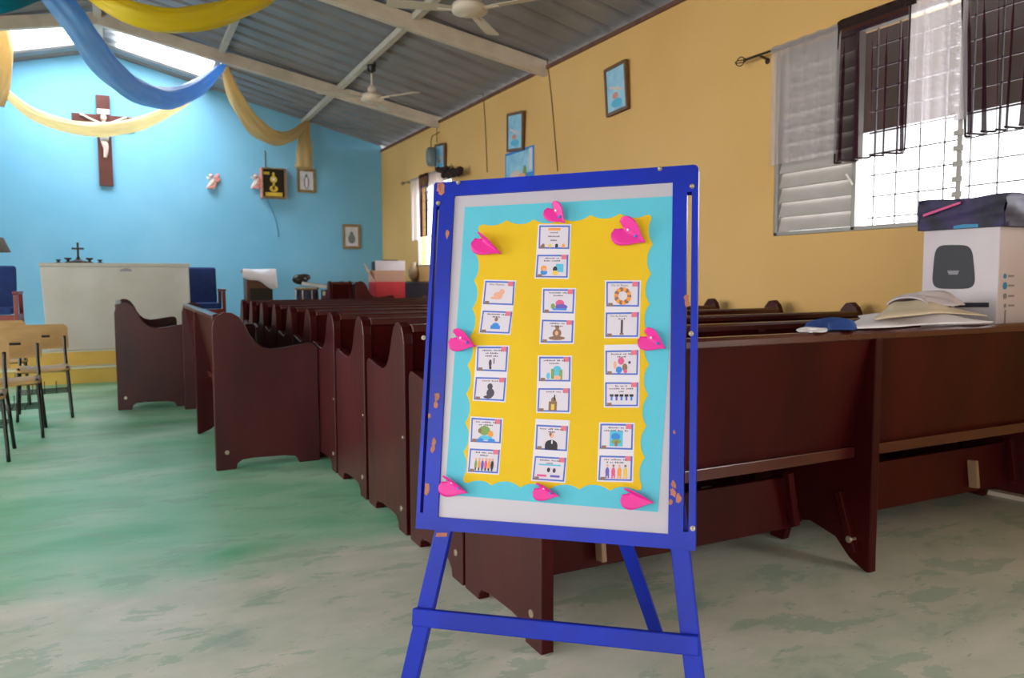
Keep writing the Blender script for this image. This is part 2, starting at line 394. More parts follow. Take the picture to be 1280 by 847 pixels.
# ------------------------------------------------------------------ pews
def pew_profile(D, ear):
    k = D/.65
    top = [(.0, .02), (.0, .88), (.012, .92), (.035, .948), (.075, .965), (.12, .962), (.16, .94), (.195, .895), (.225, .83), (.255, .785), (.3, .75), (.36, .735), (.44, .742), (.52, .755), (.59, .765), (.625, .762), (.645, .745), (.65, .71), (.648, .5), (.65, 0), (.515, 0), (.505, .03), (.485, .045), (.42, .055), (.23, .06), (.16, .055), (.13, .035), (.12, 0), (0, 0)]
    return [(a*k, (b if b < .9 else .9+(b-.9)*(1+ear))) for a, b in top]
def make_pew(L, D, nsup, label, cat='pew', group=None):
    t = thing('church_pew', label, cat, (0, 0, 0), 0, group)
    pr = pew_profile(D, .1); fx = lambda a, b, d: (d, a, b)
    for x0 in (0, L-.045):
        o = MB().prism(pr if x0 == 0 or nsup == 0 or L < 2.8 else pew_profile(D, .75), x0, x0+.045, 'wood_pew_side', fx, 'wood_pew').build('end_panel', t, bevel=.009)
        xf = -.004 if x0 == 0 else L-.045+.045
        MB().cyl((xf, .065, .11), (xf+.008, .065, .11), .013, 'bolt_steel').build('bolt', o)
        if x0 == 0: MB().cyl((-.004, .03, .45), (.004, .03, .45), .007, 'bolt_steel').build('bolt', o)
    for i in range(nsup):
        xs = L*(i+1)/(nsup+1)
        prs = [(0, .03), (0, .93), (.06, .93), (.12, .5), (.5*D, .42), (.88*D, .42), (.88*D, 0), (.75*D, 0), (.7*D, .1), (.3, .13), (.17, .1), (.1, .035), (.02, 0), (0, 0)]
        o = MB().prism(prs, xs-.02, xs+.02, 'wood_pew', fx).build('middle_support', t, bevel=.006)
        MB().bar((xs-.035, .06, .07), (xs-.035, .14, .3), .03, .03, 'wood_pew', up=(1, 0, 0)).cyl((xs-.055, .075, .12), (xs-.02, .075, .12), .014, 'bolt_steel').build('foot_block', o, bevel=.004)
    # backrest leaning back, its bottom trim, the top rail
    MB().prism([(.022, .93), (.045, .93), (.135, .47), (.11, .47)], .04, L-.04, 'wood_pew', fx).build('backrest', t, bevel=.003)
    MB().prism([(.008, .925), (.008, .95), (.018, .962), (.05, .962), (.062, .95), (.062, .925)], .045, L-.045, 'wood_rail', fx).build('top_rail', t, bevel=.005)
    MB().box((.04, .085, .445), (L-.04, .115, .49), 'wood_rail').build('back_trim', t, bevel=.004)
    MB().prism([(.1, .45), (.1, .475), (.35*D/.65, .455), (.9*D, .475), (.93*D, .468), (.93*D, .445), (.35*D/.65, .43)], .04, L-.04, 'wood_pew', fx).build('seat', t, bevel=.004)
    xs = [0]+[L*(i+1)/(nsup+1) for i in range(nsup)]+[L]
    for a, b in zip(xs, xs[1:]):
        e = .13 if nsup else .08
        f = lambda p, q, d: (p, d+(q-.1)*.12, q)
        br = MB().prism([(a+.05, .13), (b-e-.02, .13), (b-e+.03, .15), (b-e-.04, .34), (a+.05, .34)], .26, .285, 'wood_pew', f).build('stretcher_board', t, bevel=.004)
        m = a+(b-a)*.25 if a == 0 else b-(b-a)*.33
        MB().bar((m, .235, .16), (m, .25, .29), .045, .02, 'cleat', up=(1, 0, 0)).build('cleat', br, bevel=.003)
        MB().bar((b-e-.045, .235, .15), (b-e-.075, .25, .37), .03, .03, 'wood_pew', up=(1, 0, 0)).build('batten', br, bevel=.004)
    return t
NR = 11
ordn = ['nearest row, right behind the blue easel', 'second row from the easel', 'third row from the easel', 'fourth row from the easel', 'fifth row from the easel', 'middle row of the eleven', 'fifth row counted from the altar end', 'fourth row counted from the altar end', 'third row counted from the altar end', 'second row counted from the altar end', 'last row at the altar end, before the carton and keyboard']
pew = make_pew(2.99, .60, 1, 'dark wooden pew, '+ordn[0], group='rows of dark wooden pews facing the altar')
PEWY = [2.035, 2.655, 3.31, 3.96]+[3.96+.64*k for k in range(1, 8)]
for k in range(NR):
    o = pew if k == 0 else copy_tree(pew)
    o.location = (1.12, PEWY[k], 0); o['label'] = 'dark wooden pew, '+ordn[k]
# pews turned sideways in the aisle, facing right
a = make_pew(2.62, .635, 1, 'dark wooden pew turned sideways in the aisle, its scrolled end panel beside the pew rows'); a.location = (.48, 7.62, 0); a.rotation_euler = (0, 0, -PI/2)
a = make_pew(1.85, .62, 0, 'short reddish wooden pew turned sideways in front of the altar steps'); a.location = (-.065, 9.66, 0); a.rotation_euler = (0, 0, -PI/2)
# pews on the low step by the yellow wall corner
q = ony(467, 370, 10.95)
a = make_pew(ony(441, 370, 10.9).x-ony(412, 370, 10.9).x, .5, 0, 'short dark wooden pew on the low step between the keyboard and the red-based carton'); a.location = (ony(412, 370, 10.9).x, 10.9, ZQ)
q = ony(444, 370, 10.85)
a = make_pew(1.1, .58, 0, 'dark wooden pew turned sideways in the corner, carrying the red-based carton'); a.location = (q.x, 11.95, ZQ); a.rotation_euler = (0, 0, -PI/2)
a = make_pew(2.3, .45, 0, 'dark wooden pew with its back along the yellow wall, under the far window'); a.location = (4.20, 10.25, ZQ); a.rotation_euler = (0, 0, PI/2)

# ------------------------------------------------------------------ easel
D0 = 2.2
Uc = V((2999, -6.5, -970)).normalized(); Vc = V((390, -7690, 970)).normalized(); Vc = (Vc-Vc.dot(Uc)*Uc).normalized()
U, W_ = c2w(Uc), c2w(Vc); N = U.cross(W_)
if N.dot(CAMLOC-atd(700, 430, D0)) < 0: N = -N
EO = atd(517, 660, D0)
def bpt(x, y):
    """photo point on the board face -> (u,v) in metres"""
    r = ray(x, y); t = (EO-CAMLOC).dot(N)/r.dot(N); p = CAMLOC+r*t-EO; return (p.dot(U), p.dot(W_))
def B3(u, v, d=0): return EO+U*u+W_*v+N*d
ez = V((0, 0, 0))
foot_l = B3(*bpt(550, 665)); 
easel = thing('display_easel', 'blue painted wooden easel frame holding the bulletin board, centre front', 'easel', (1.05, 1.72, 0))
def ebuild(mb, name, parent=None, **k):
    """world-space mesh hung under the easel root"""
    o = mb.build(name, None, **k); par = parent or easel; o.parent = par
    o.matrix_parent_inverse = (Matrix.Translation(easel.location)).inverted() if par is easel else Matrix.Identity(4)
    return o
BL, TL, TR, BR = bpt(517, 660), bpt(545, 228), bpt(876, 205), bpt(866, 688)
uw = (BR[0]+TR[0])/2; vh = (TL[1]+TR[1])/2; u0 = (BL[0]+TL[0])/2; v0 = (BL[1]+BR[1])/2
iTL, iTR, iBR, iBL = bpt(571, 246), bpt(843, 225), bpt(833, 668), bpt(543, 645)
iu0 = (iTL[0]+iBL[0])/2; iu1 = (iTR[0]+iBR[0])/2; iv0 = (iBL[1]+iBR[1])/2; iv1 = (iTL[1]+iTR[1])/2
print('board', u0, uw, v0, vh, iu0, iu1, iv0, iv1)
TH = .032   # frame thickness, front face at d=0
def q4(u_0, v_0, u_1, v_1): return [(u_0, v_0), (u_1, v_0), (u_1, v_1), (u_0, v_1)]
f3 = lambda a, b, d: B3(a, b, d)
def rect_r(u_0, v_0, u_1, v_1, r, which='tl tr bl br'):
    P = []
    for (cu, cv, s, nm) in ((u_1-r, v_0+r, -PI/2, 'br'), (u_1-r, v_1-r, 0, 'tr'), (u_0+r, v_1-r, PI/2, 'tl'), (u_0+r, v_0+r, PI, 'bl')):
        if nm in which:
            for k in range(7): an = s+PI/2*k/6; P.append((cu+r*math.cos(an), cv+r*math.sin(an)))
        else: P.append({'br': (u_1, v_0), 'tr': (u_1, v_1), 'tl': (u_0, v_1), 'bl': (u_0, v_0)}[nm])
    return P
ST = .011   # outer strip width; slot between strip and stile
sL0, sL1 = u0+ST, u0+ST+.010; sR1, sR0 = uw-.017, uw-.017-.013
vs0, vs1 = v0+.045, vh-.075
fr = MB()
# rails and stiles as boards around the slots
fr.prism(q4(sL1, v0, iu0, vh), -TH, 0, 'easel_blue', f3)                    # left stile
fr.prism(q4(iu1, v0, sR0, vh), -TH, 0, 'easel_blue', f3)                    # right stile
fr.prism(rect_r(u0, v0, sL0, vh, .008, 'tl'), -TH, 0, 'easel_blue', f3)
fr.prism(rect_r(sR1, v0, uw, vh, .014, 'tr'), -TH, 0, 'easel_blue', f3)
for (a0, a1) in ((sL0, sL1), (sR0, sR1)):
    fr.prism(q4(a0, v0, a1, vs0), -TH, 0, 'easel_blue', f3); fr.prism(q4(a0, vs1, a1, vh), -TH, 0, 'easel_blue', f3)
fr.prism(q4(iu0, v0, iu1, iv0), -TH, 0, 'easel_blue', f3); fr.prism(q4(iu0, iv1, iu1, vh), -TH, 0, 'easel_blue', f3)
frame = ebuild(fr, 'frame')
# worn spots where the paint is chipped
for (x, y, r) in ((559, 292, 5), (546, 495, 5), (545, 505, 4), (542, 552, 4), (541, 561, 4), (534, 610, 6), (858, 372, 4), (859, 380, 4), (842, 605, 4), (841, 615, 5), (848, 622, 4), (839, 627, 3), (549, 234, 5), (552, 236, 6), (843, 540, 2), (537, 520, 3)):
    c = bpt(x, y); P = [(c[0]+r*.0021*(1+.4*random.uniform(-1, 1))*math.cos(k*PI/4)*.8, c[1]+r*.0021*(1+.4*random.uniform(-1, 1))*math.sin(k*PI/4)*1.3) for k in range(8)]
    ebuild(MB().prism(P, .0002, .0008, 'raw_wood', f3), 'paint_chip', frame)
for (x, y) in ((573, 228), (825, 211), (865, 233), (864, 417), (548, 254), (530, 422), (866, 660)):
    c = bpt(x, y); p = B3(c[0], c[1], 0)
    b = MB().cyl(p, p+N*.004, .0065, 'bolt_steel'); b.ball(p+N*.004, .005, 'bolt_steel'); ebuild(b, 'bolt', frame)
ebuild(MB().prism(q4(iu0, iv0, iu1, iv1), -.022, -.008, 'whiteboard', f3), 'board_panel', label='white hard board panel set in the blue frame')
# legs
def eline(x0, y0, x1, y1, d, z=None):
    a = B3(*bpt(x0, y0), d); b = B3(*bpt(x1, y1), d); return a, a+(b-a)*(a.z/(a.z-b.z))
for (x0, y0, x1, y1) in ((553, 640, 508, 835), (843, 640, 862, 810)):
    a, b = eline(x0, y0, x1, y1, -TH-.014)
    a = a+(a-b).normalized()*.55
    ebuild(MB().bar(a, b+(b-a).normalized()*.004, .048, .026, 'easel_blue', up=N), 'leg', bevel=.003)
hb = B3(*bpt(700, 455), -TH-.02); ft = onz(821, 792, 0)
ebuild(MB().bar(B3(sL1+.01, bpt(700, 450)[1], -TH-.01), B3(sR0-.01, bpt(700, 450)[1], -TH-.01), .05, .02, 'easel_blue', up=N), 'back_brace', bevel=.003)
ebuild(MB().bar(hb-(ft-hb).normalized()*.05, ft, .042, .022, 'easel_blue', up=N), 'leg', bevel=.003, label='rear prop leg')
ca, cb = B3(*bpt(513, 772), -TH+.012), B3(*bpt(873, 809), -TH+.012)
ebuild(MB().bar(ca, cb, .048, .022, 'easel_blue', up=N), 'crossbar', bevel=.003)
p = B3(*bpt(547, 671), -TH+.0005)
ebuild(MB().prism([(bpt(539, 667)[0], bpt(539, 672)[1]), (bpt(553, 667)[0], bpt(553, 672)[1]), (bpt(554, 667)[0], bpt(554, 667)[1]), (bpt(540, 667)[0], bpt(540, 667)[1])], -TH-.002, -TH+.0006, 'raw_wood', f3), 'bare_patch', frame)

# paper sheets on the board
def sheet_obj(mb, name, label, cat, group=None, **k):
    o = mb.build(name, None, loc=None, **k); return tag(o, label, cat, group)
cTL, cTR, cBR, cBL = bpt(580, 258), bpt(841, 244), bpt(822, 640), bpt(555, 618)
cu0 = (cTL[0]+cBL[0])/2; cv0 = (cBL[1]+cBR[1])/2; cu1 = bpt(836, 400)[0]; cv1 = (cTL[1]+cTR[1])/2
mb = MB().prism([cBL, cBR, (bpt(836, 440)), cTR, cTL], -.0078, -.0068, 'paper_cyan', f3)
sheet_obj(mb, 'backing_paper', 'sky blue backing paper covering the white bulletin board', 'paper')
# yellow sheet with scalloped edge
yc = [bpt(599, 281), bpt(812, 268), bpt(801, 611), bpt(579, 602)]
P = []; counts = [6, 9, 6, 9]
for k in range(4):
    a, b = V(yc[k]), V(yc[(k+1) % 4]); d = b-a; nn = V((-d.y, d.x)).normalized()
    ns = counts[k]*8
    for j in range(ns):
        t = j/ns; w = abs(math.sin(PI*t*counts[k]))
        ph = .013*((1-w)**1.3-.3) if 0 < j else 0
        q = a+d*t+nn*(ph)+nn*.002*math.sin(t*11+k); P.append((q.x, q.y))
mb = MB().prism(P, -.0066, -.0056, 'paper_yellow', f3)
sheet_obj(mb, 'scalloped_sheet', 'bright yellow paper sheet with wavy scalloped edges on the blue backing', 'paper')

FONT_CACHE = {}
def text_mesh(s, size):
    cu = bpy.data.curves.new('t', 'FONT'); cu.body = s; cu.size = size; cu.align_x = 'CENTER'; cu.resolution_u = 2
    o = bpy.data.objects.new('t', cu); COL.objects.link(o)
    dg = bpy.context.evaluated_depsgraph_get(); me = bpy.data.meshes.new_from_object(o.evaluated_get(dg))
    r = ([tuple(v.co) for v in me.vertices], [tuple(p.vertices) for p in me.polygons])
    bpy.data.objects.remove(o); return r
# card artwork: unit square coordinates (0..1, 0..1), each shape (kind, cx, cy, rx, ry, ink)
def art(kind):
    E = []
    def e(cx, cy, rx_, ry_, m): E.append(('e', cx, cy, rx_, ry_, m))
    def r(cx, cy, rx_, ry_, m): E.append(('r', cx, cy, rx_, ry_, m))
    if kind == 'title': 
        r(.5, .83, .2, .05, 'ink_orange')
        for i, m in enumerate(('ink_brown', 'ink_yellow', 'ink_dark', 'ink_orange')): e(.15+.22*i, .13, .05, .09, m)
    elif kind == 'two_kids': 
        e(.24, .4, .1, .12, 'ink_orange'); e(.25, .22, .11, .12, 'ink_blue'); e(.27, .34, .07, .07, 'ink_skin'); r(.74, .42, .12, .18, 'ink_cyan'); e(.6, .36, .07, .13, 'ink_dark'); e(.61, .2, .09, .11, 'ink_yellow')
    elif kind == 'hand': e(.48, .4, .16, .14, 'ink_skin'); e(.6, .55, .09, .12, 'ink_skin'); e(.42, .28, .2, .06, 'ink_skin')
    elif kind == 'blue_dress': e(.5, .62, .06, .09, 'ink_brown'); e(.5, .35, .12, .12, 'ink_blue'); r(.5, .26, .16, .08, 'ink_blue')
    elif kind == 'boat': e(.55, .4, .14, .16, 'ink_pink'); e(.6, .26, .2, .12, 'ink_purple'); e(.33, .28, .07, .12, 'ink_green'); r(.55, .16, .22, .04, 'ink_blue')
    elif kind == 'seated': e(.5, .68, .07, .09, 'ink_brown'); e(.5, .42, .14, .2, 'ink_brown'); e(.5, .2, .26, .09, 'ink_brown'); e(.49, .42, .05, .1, 'ink_skin')
    elif kind == 'wreath': 
        for i in range(14): an = 2*PI*i/14; e(.5+.2*math.cos(an), .42+.27*math.sin(an), .065, .09, ('ink_brown', 'ink_orange')[i % 2])
    elif kind == 'column': r(.5, .36, .035, .24, 'ink'); r(.5, .12, .06, .04, 'ink_brown'); e(.5, .64, .04, .05, 'ink')
    elif kind == 'small_figure': e(.45, .32, .05, .16, 'ink'); r(.57, .42, .015, .12, 'ink'); e(.46, .14, .04, .07, 'ink_dark')
    elif kind == 'grey_bust': e(.5, .6, .09, .14, 'ink'); e(.53, .32, .13, .2, 'ink'); e(.45, .14, .14, .07, 'ink')
    elif kind == 'family': 
        e(.3, .22, .06, .14, 'ink_cyan'); e(.58, .42, .15, .22, 'ink_cyan'); r(.44, .3, .05, .2, 'ink_green'); r(.7, .27, .05, .2, 'ink_green'); e(.6, .15, .1, .1, 'ink_skin')
    elif kind == 'monument': r(.48, .24, .13, .2, 'ink_brown'); e(.5, .48, .08, .15, 'ink_brown'); r(.53, .6, .02, .12, 'ink_dark'); r(.48, .2, .05, .12, 'ink_yellow')
    elif kind == 'crowd': 
        e(.48, .56, .1, .15, 'ink_pink'); e(.3, .4, .05, .16, 'ink_skin'); e(.42, .2, .1, .14, 'ink_blue'); e(.6, .3, .08, .16, 'ink_brown'); e(.62, .14, .06, .08, 'ink_pink'); e(.74, .5, .04, .06, 'ink')
    elif kind == 'signatures': 
        for i in range(5): r(.2+.15*i, .45, .06, .05, 'ink_dark' if i > 0 else 'ink'); r(.2+.15*i, .32, .03, .08, 'ink_purple' if i % 2 else 'ink_blue')
    elif kind == 'globe_kids': e(.45, .5, .19, .2, 'ink_green'); e(.66, .36, .09, .14, 'ink_orange'); e(.3, .48, .06, .1, 'ink_brown'); e(.5, .2, .22, .1, 'ink_cyan'); e(.32, .1, .12, .08, 'ink_blue'); e(.7, .1, .12, .08, 'ink_blue')
    elif kind == 'line_people': 
        for i, m in enumerate(('ink_green', 'ink_orange', 'ink_purple', 'ink_pink', 'ink_orange', 'ink_dark')): e(.24+.11*i, .33, .045, .2, m); e(.24+.11*i, .56, .035, .06, 'ink_skin'); r(.24+.11*i, .14, .02, .06, 'ink_dark')
    elif kind == 'portrait': e(.5, .6, .07, .12, 'ink_skin'); e(.46, .64, .04, .08, 'ink_brown'); e(.5, .22, .2, .2, 'ink_dark'); r(.5, .12, .2, .1, 'ink_dark'); e(.52, .33, .025, .08, 'paper_white')
    elif kind == 'voting': r(.5, .66, .35, .03, 'ink_cyan'); e(.24, .45, .1, .13, 'card_white'); e(.48, .45, .05, .1, 'ink_dark'); e(.66, .44, .05, .1, 'ink'); r(.28, .2, .15, .045, 'ink_pink'); r(.7, .2, .15, .045, 'ink_purple')
    elif kind == 'blue_globe': r(.5, .42, .2, .3, 'ink_cyan'); e(.48, .5, .14, .14, 'ink_blue'); e(.5, .3, .15, .1, 'ink_green'); r(.5, .22, .04, .1, 'ink_brown')
    elif kind == 'dancers': 
        for i, m in enumerate(('ink_purple', 'ink_pink', 'ink_orange', 'ink_yellow')): e(.26+.18*i, .36, .06, .18, m); r(.23+.18*i, .16, .02, .08, m); r(.3+.18*i, .18, .02, .09, m); e(.26+.18*i, .6, .035, .05, 'ink_brown' if i % 2 else 'ink_skin')
    return E
CARDS = [
 ('title card with orange heading above two children', 'top centre strip under the pink heart', [
  ('title', [(673.6,281),(712,281),(711,310.6),(672.6,310)], ['', '=====', '=======', '====']), ('two_kids', [(671,317.8),(710,317.8),(709,346.5),(669,346)], ['====== ==', '==== ====='])]),
 ('hand drawing above a figure in a blue dress', 'first in the left column', [
  ('hand', [(606,350.3),(643,351.3),(641,381),(603,379.6)], ['Año Nuevo']), ('blue_dress', [(602.7,387.6),(640,389),(636,416.5),(599,415)], ['======== ===', '=====']) ]),
 ('pink and purple boat above brown seated figure', 'middle column, below the title strip', [
  ('boat', [(678.3,360.7),(718,361),(716.5,391.3),(677.7,390.4)], ['======= ===', '======']), ('seated', [(677,399),(716.5,400),(715.5,427.8),(675,427.8)], ['====== ==', '=======']) ]),
 ('ring-shaped wreath picture above a grey column', 'first in the right column', [
  ('wreath', [(757.5,351.3),(799.3,351.3),(798.4,382.8),(757.5,382.4)], ['Día de Reyes']), ('column', [(756.8,390),(798.4,389.6),(797.2,420.6),(756.2,420.6)], ['Día de Duarte', '====']) ]),
 ('small grey figure above a grey bust', 'second in the left column', [
  ('small_figure', [(596,432.8),(634.5,432.8),(632.5,464.3),(594.8,462.8)], ['====== =====', '== =====', '==== ===']), ('grey_bust', [(594,470.8),(632,471.7),(629.6,501),(591.5,499)], ['===== ====']) ]),
 ('light blue family above a brown monument', 'second strip up in the middle column', [
  ('family', [(673.3,445.4),(712.9,445.7),(712.3,476.5),(673,476)], ['======= == ==', '======']), ('monument', [(672.4,484.7),(712,485),(711,514.8),(671,514)], ['===== ===']) ]),
 ('pink crowd above a row of dark marks', 'second in the right column', [
  ('crowd', [(756.4,437.7),(797.8,437),(796.8,468.2),(756.4,467.8)], ['====== == ==', '=====']), ('signatures', [(756,477.3),(797.8,477.5),(797,507.4),(756,507.4)], ['== == =', '====== == ====', '===']) ]),
 ('green globe and children above a row of people', 'lowest in the left column', [
  ('globe_kids', [(588.7,521.6),(626.7,524),(625,554),(587.4,552)], ['=== ====== ==', '== ======']), ('line_people', [(586.8,560.2),(624.3,562),(621.6,591.5),(584.2,589.4)], ['=== === ===', '=====']) ]),
 ('dark-suited portrait above red and purple bars', 'lowest in the middle column', [
  ('portrait', [(670,530.3),(709.7,532.2),(708,563.7),(668.6,561.4)], ['==== === =====', '====']), ('voting', [(668,569.6),(707.4,572),(704.6,602),(664.8,599.2)], ['====== =====', '====']) ]),
 ('square cyan globe picture above four dancing figures', 'lowest in the right column', [
  ('blue_globe', [(750,529.2),(791.3,529.7),(790.3,562),(749,560.7)], ['====== ==', '======= === ==']), ('dancers', [(749,569),(790.3,570),(789.3,601),(747.3,600)], ['=== ====== ==', '= == =====']) ]),
]
for (what, where, cards) in CARDS:
    q0, q1 = cards[0][1], cards[1][1]
    tl, tr, br, bl = V(bpt(*q0[0])), V(bpt(*q0[1])), V(bpt(*q1[2])), V(bpt(*q1[3]))
    cx_ = (tl+tr+br+bl)/4; top_extra = .012 if 'portrait' in what or 'crowd' in what else 0
    un = (tr-tl).normalized(); vn = (tl-bl).normalized()
    e = .0035
    Q = [bl-un*e-vn*e, br+un*e-vn*e, tr+un*e+vn*(e+top_extra), tl-un*e+vn*(e+top_extra)]
    root = thing('card_strip', 'white strip on the yellow sheet, '+what+', '+where, 'picture card', B3(cx_.x, cx_.y, -.0055), 0, 'paired picture cards on the yellow sheet')
    root['label'] = what+', '+where
    T = Matrix.Translation(root.location).inverted()
    def cb(mb, name, parent=root, **k):
        o = mb.build(name, None, **k); o.parent = parent
        if parent is root: o.matrix_parent_inverse = T
        return o
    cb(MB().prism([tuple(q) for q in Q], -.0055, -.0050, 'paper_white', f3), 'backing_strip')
    for kind, q, lines in cards:
        a, b, c, d = [V(bpt(*p)) for p in q]   # tl tr br bl
        def UV(s, t): p = d*(1-s)*(1-t)+c*s*(1-t)+b*s*t+a*(1-s)*t; return p
        mb = MB()
        mb.prism([tuple(UV(s, t)) for s, t in ((0, 0), (1, 0), (1, 1), (0, 1))], -.0049, -.0046, 'card_blue', f3)
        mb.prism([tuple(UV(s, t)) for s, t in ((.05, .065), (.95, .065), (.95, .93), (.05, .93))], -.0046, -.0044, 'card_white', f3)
        if kind != 'title': mb.prism([tuple(UV(s, t)) for s, t in ((.78, .8), (.95, .8), (.95, 1), (.78, 1))], -.0044, -.0043, 'ink_red', f3)
        mb.prism([tuple(UV(s, t)) for s, t in ((.06, .0), (.2, .0), (.2, .14), (.06, .14))], -.0044, -.0043, 'ink_brown', f3)
        card = cb(mb, 'card')
        pm = MB()
        for sh, sx, sy, rx_, ry_, ink in art(kind):
            pts = [(sx+rx_*math.cos(k*PI/6), sy+ry_*math.sin(k*PI/6)) for k in range(12)] if sh == 'e' else [(sx-rx_, sy-ry_), (sx+rx_, sy-ry_), (sx+rx_, sy+ry_), (sx-rx_, sy+ry_)]
            z = -.0043+.00002*len(pm.f)/4
            pm.prism([tuple(UV(*p)) for p in pts], -.0044, z+.0001, ink, f3)
        cb(pm, 'picture', card); card.children
        tm = MB(); wv = (b-a).length; hv = (a-d).length
        for i, s in enumerate(lines):
            if not s: continue
            ty = .84-.115*i if kind != 'title' else .86-.17*i
            if '=' in s:
                x = .5-len(s)*.027
                for w in s.split(' '):
                    wl = len(w)*.054
                    for g in range(len(w)):   # tiny unreadable lettering
                        hh = random.choice((.022, .03, .036))
                        tm.prism([tuple(UV(*p)) for p in ((x+g*.054, ty-.02), (x+g*.054+.036, ty-.02), (x+g*.054+.036, ty-.02+hh*1.6), (x+g*.054, ty-.02+hh*1.6))], -.0044, -.0042, 'ink', f3)
                    x += wl+.045
            else:
                vs_, fs_ = text_mesh(s, 1.0)
                w0 = max(v[0] for v in vs_)-min(v[0] for v in vs_); k = .5/w0
                tm.add([B3(*UV(.4+v[0]*k, ty-.03+v[1]*k*wv/hv), -.0042) for v in vs_], fs_, 'ink')
        cb(tm, 'lettering', card)

# pink folded foam hearts
def heart_outline(n=28):
    P = []
    for k in range(n):
        t = 2*PI*k/n; x = 16*math.sin(t)**3; y = 13*math.cos(t)-5*math.cos(2*t)-2*math.cos(3*t)-math.cos(4*t); P.append((x/17, (y-1)/17))
    return P
HEARTS = [((696, 266), (708, 281), 36, .85, 'top centre of the board above the title card'), ((610, 303), (629, 319), 40, .2, 'top left corner of the yellow sheet'),
 ((786, 290), (809, 305), 44, .9, 'top right corner of the yellow sheet'), ((578, 424), (597, 434), 34, .75, 'middle of the left edge'), ((815, 424), (834, 437), 36, .8, 'middle of the right edge'),
 ((567, 604), (587, 617), 34, .35, 'bottom left corner'), ((682, 611), (701, 621), 34, .3, 'bottom centre below the portrait strip'), ((795, 618), (820, 629), 44, .25, 'bottom right corner')]
for (c, tip, size, open_, where) in HEARTS:
    cu, tu = V(bpt(*c)), V(bpt(*tip)); ax = (tu-cu).normalized(); sd = V((-ax.y, ax.x)); L = (tu-cu).length*.92; k = L/1.0
    mb = MB(); H = heart_outline(36)
    # two halves about the crease; the upper half stands up from the board
    vs = []; fs = []
    for side in (-1, 1):
        half = [(x, y) for x, y in H if x*side >= -1e-6]
        half.sort(key=lambda p: -p[1]) if False else None
        cen = (0, -.1)
        rise = 1.15 if side > 0 else .35
        def Pt(x, y, lift):
            w = abs(x)*(open_*.72 if side > 0 else .95)
            p = cu+ax*(-y*k)+sd*(side*w*k*.95)
            return B3(p.x, p.y, .004+lift*abs(x)*k*(1-open_*.35)*.55+.004*(1-abs(x)))
        b = len(vs)
        for y in range(13):
            yy = .62-1.6*y/12
            xs = [x for x, yh in H if abs(yh-yy) < .12 and x*side > 0]
            # width of the heart at yy
            wmax = 0
            for i in range(len(H)):
                x0, y0_ = H[i]; x1, y1_ = H[(i+1) % len(H)]
                if (y0_-yy)*(y1_-yy) <= 0 and abs(y1_-y0_) > 1e-9:
                    xx = x0+(x1-x0)*(yy-y0_)/(y1_-y0_)
                    if xx*side > wmax*1: wmax = max(wmax, xx*side)
            xin = 0
            if yy > .3: xin = wmax*min(1, (yy-.3)/.32)*.45
            for j in range(6):
                x = xin+(wmax-xin)*j/5; vs.append(Pt(x*side, yy, rise))
        for i in range(12):
            for j in range(5): fs.append((b+i*6+j, b+(i+1)*6+j, b+(i+1)*6+j+1, b+i*6+j+1))
    mb.add(vs, fs, 'foam_pink', True)
    o = mb.build('heart_cutout', None, loc=B3(cu.x, cu.y, .004), solid=.003)
    tag(o, 'shiny pink folded heart cutout at the '+where, 'paper heart', 'pink heart cutouts around the board')
    if open_ > .28 and where[:3] != 'bottom ri':
        pc = cu-ax*.002+sd*.002; p3 = B3(pc.x, pc.y, .014)-o.location
        MB().ball(p3, .0035, 'pin_white').build('pin', o)
        pc = cu+ax*k*.45-sd*.001; p3 = B3(pc.x, pc.y, .0135)-o.location
        MB().ball(p3, .0042, 'ink_blue', n=8).build('sequin', o)

# ------------------------------------------------------------------ the altar and what stands near it
AY = 10.47
al, ar = ony(48, 328, AY), ony(237, 328, AY)
ax0, ax1, azt = al.x, ar.x, al.z
alt = thing('altar', 'large pale stone altar block on the two-step platform', 'altar', ((ax0+ax1)/2, AY+.35, ZP))
hw = (ax1-ax0)/2; hz = azt-ZP
MB().add([(-hw+.05, -.33, 0), (hw, -.33, 0), (hw, .33, 0), (-hw+.05, .33, 0), (-hw+.01, -.345, hz-.045), (hw-.01, -.345, hz-.045), (hw-.01, .345, hz-.045), (-hw+.01, .345, hz-.045)],
  [(0,3,2,1),(4,5,6,7),(0,1,5,4),(1,2,6,5),(2,3,7,6),(3,0,4,7)], 'altar_stone').build('body', alt, bevel=.01)
MB().box((-hw, -.355, hz-.045), (hw, .355, hz), 'altar_top').build('top_slab', alt, bevel=.008)
MB().prism([(.02, hz-.1), (.16, hz-.1), (.15, hz-.075), (.1, hz-.06), (.04, hz-.075)], -.352, -.346, 'label_grey', lambda a, b, d: (a, d, b)).build('emblem', alt)
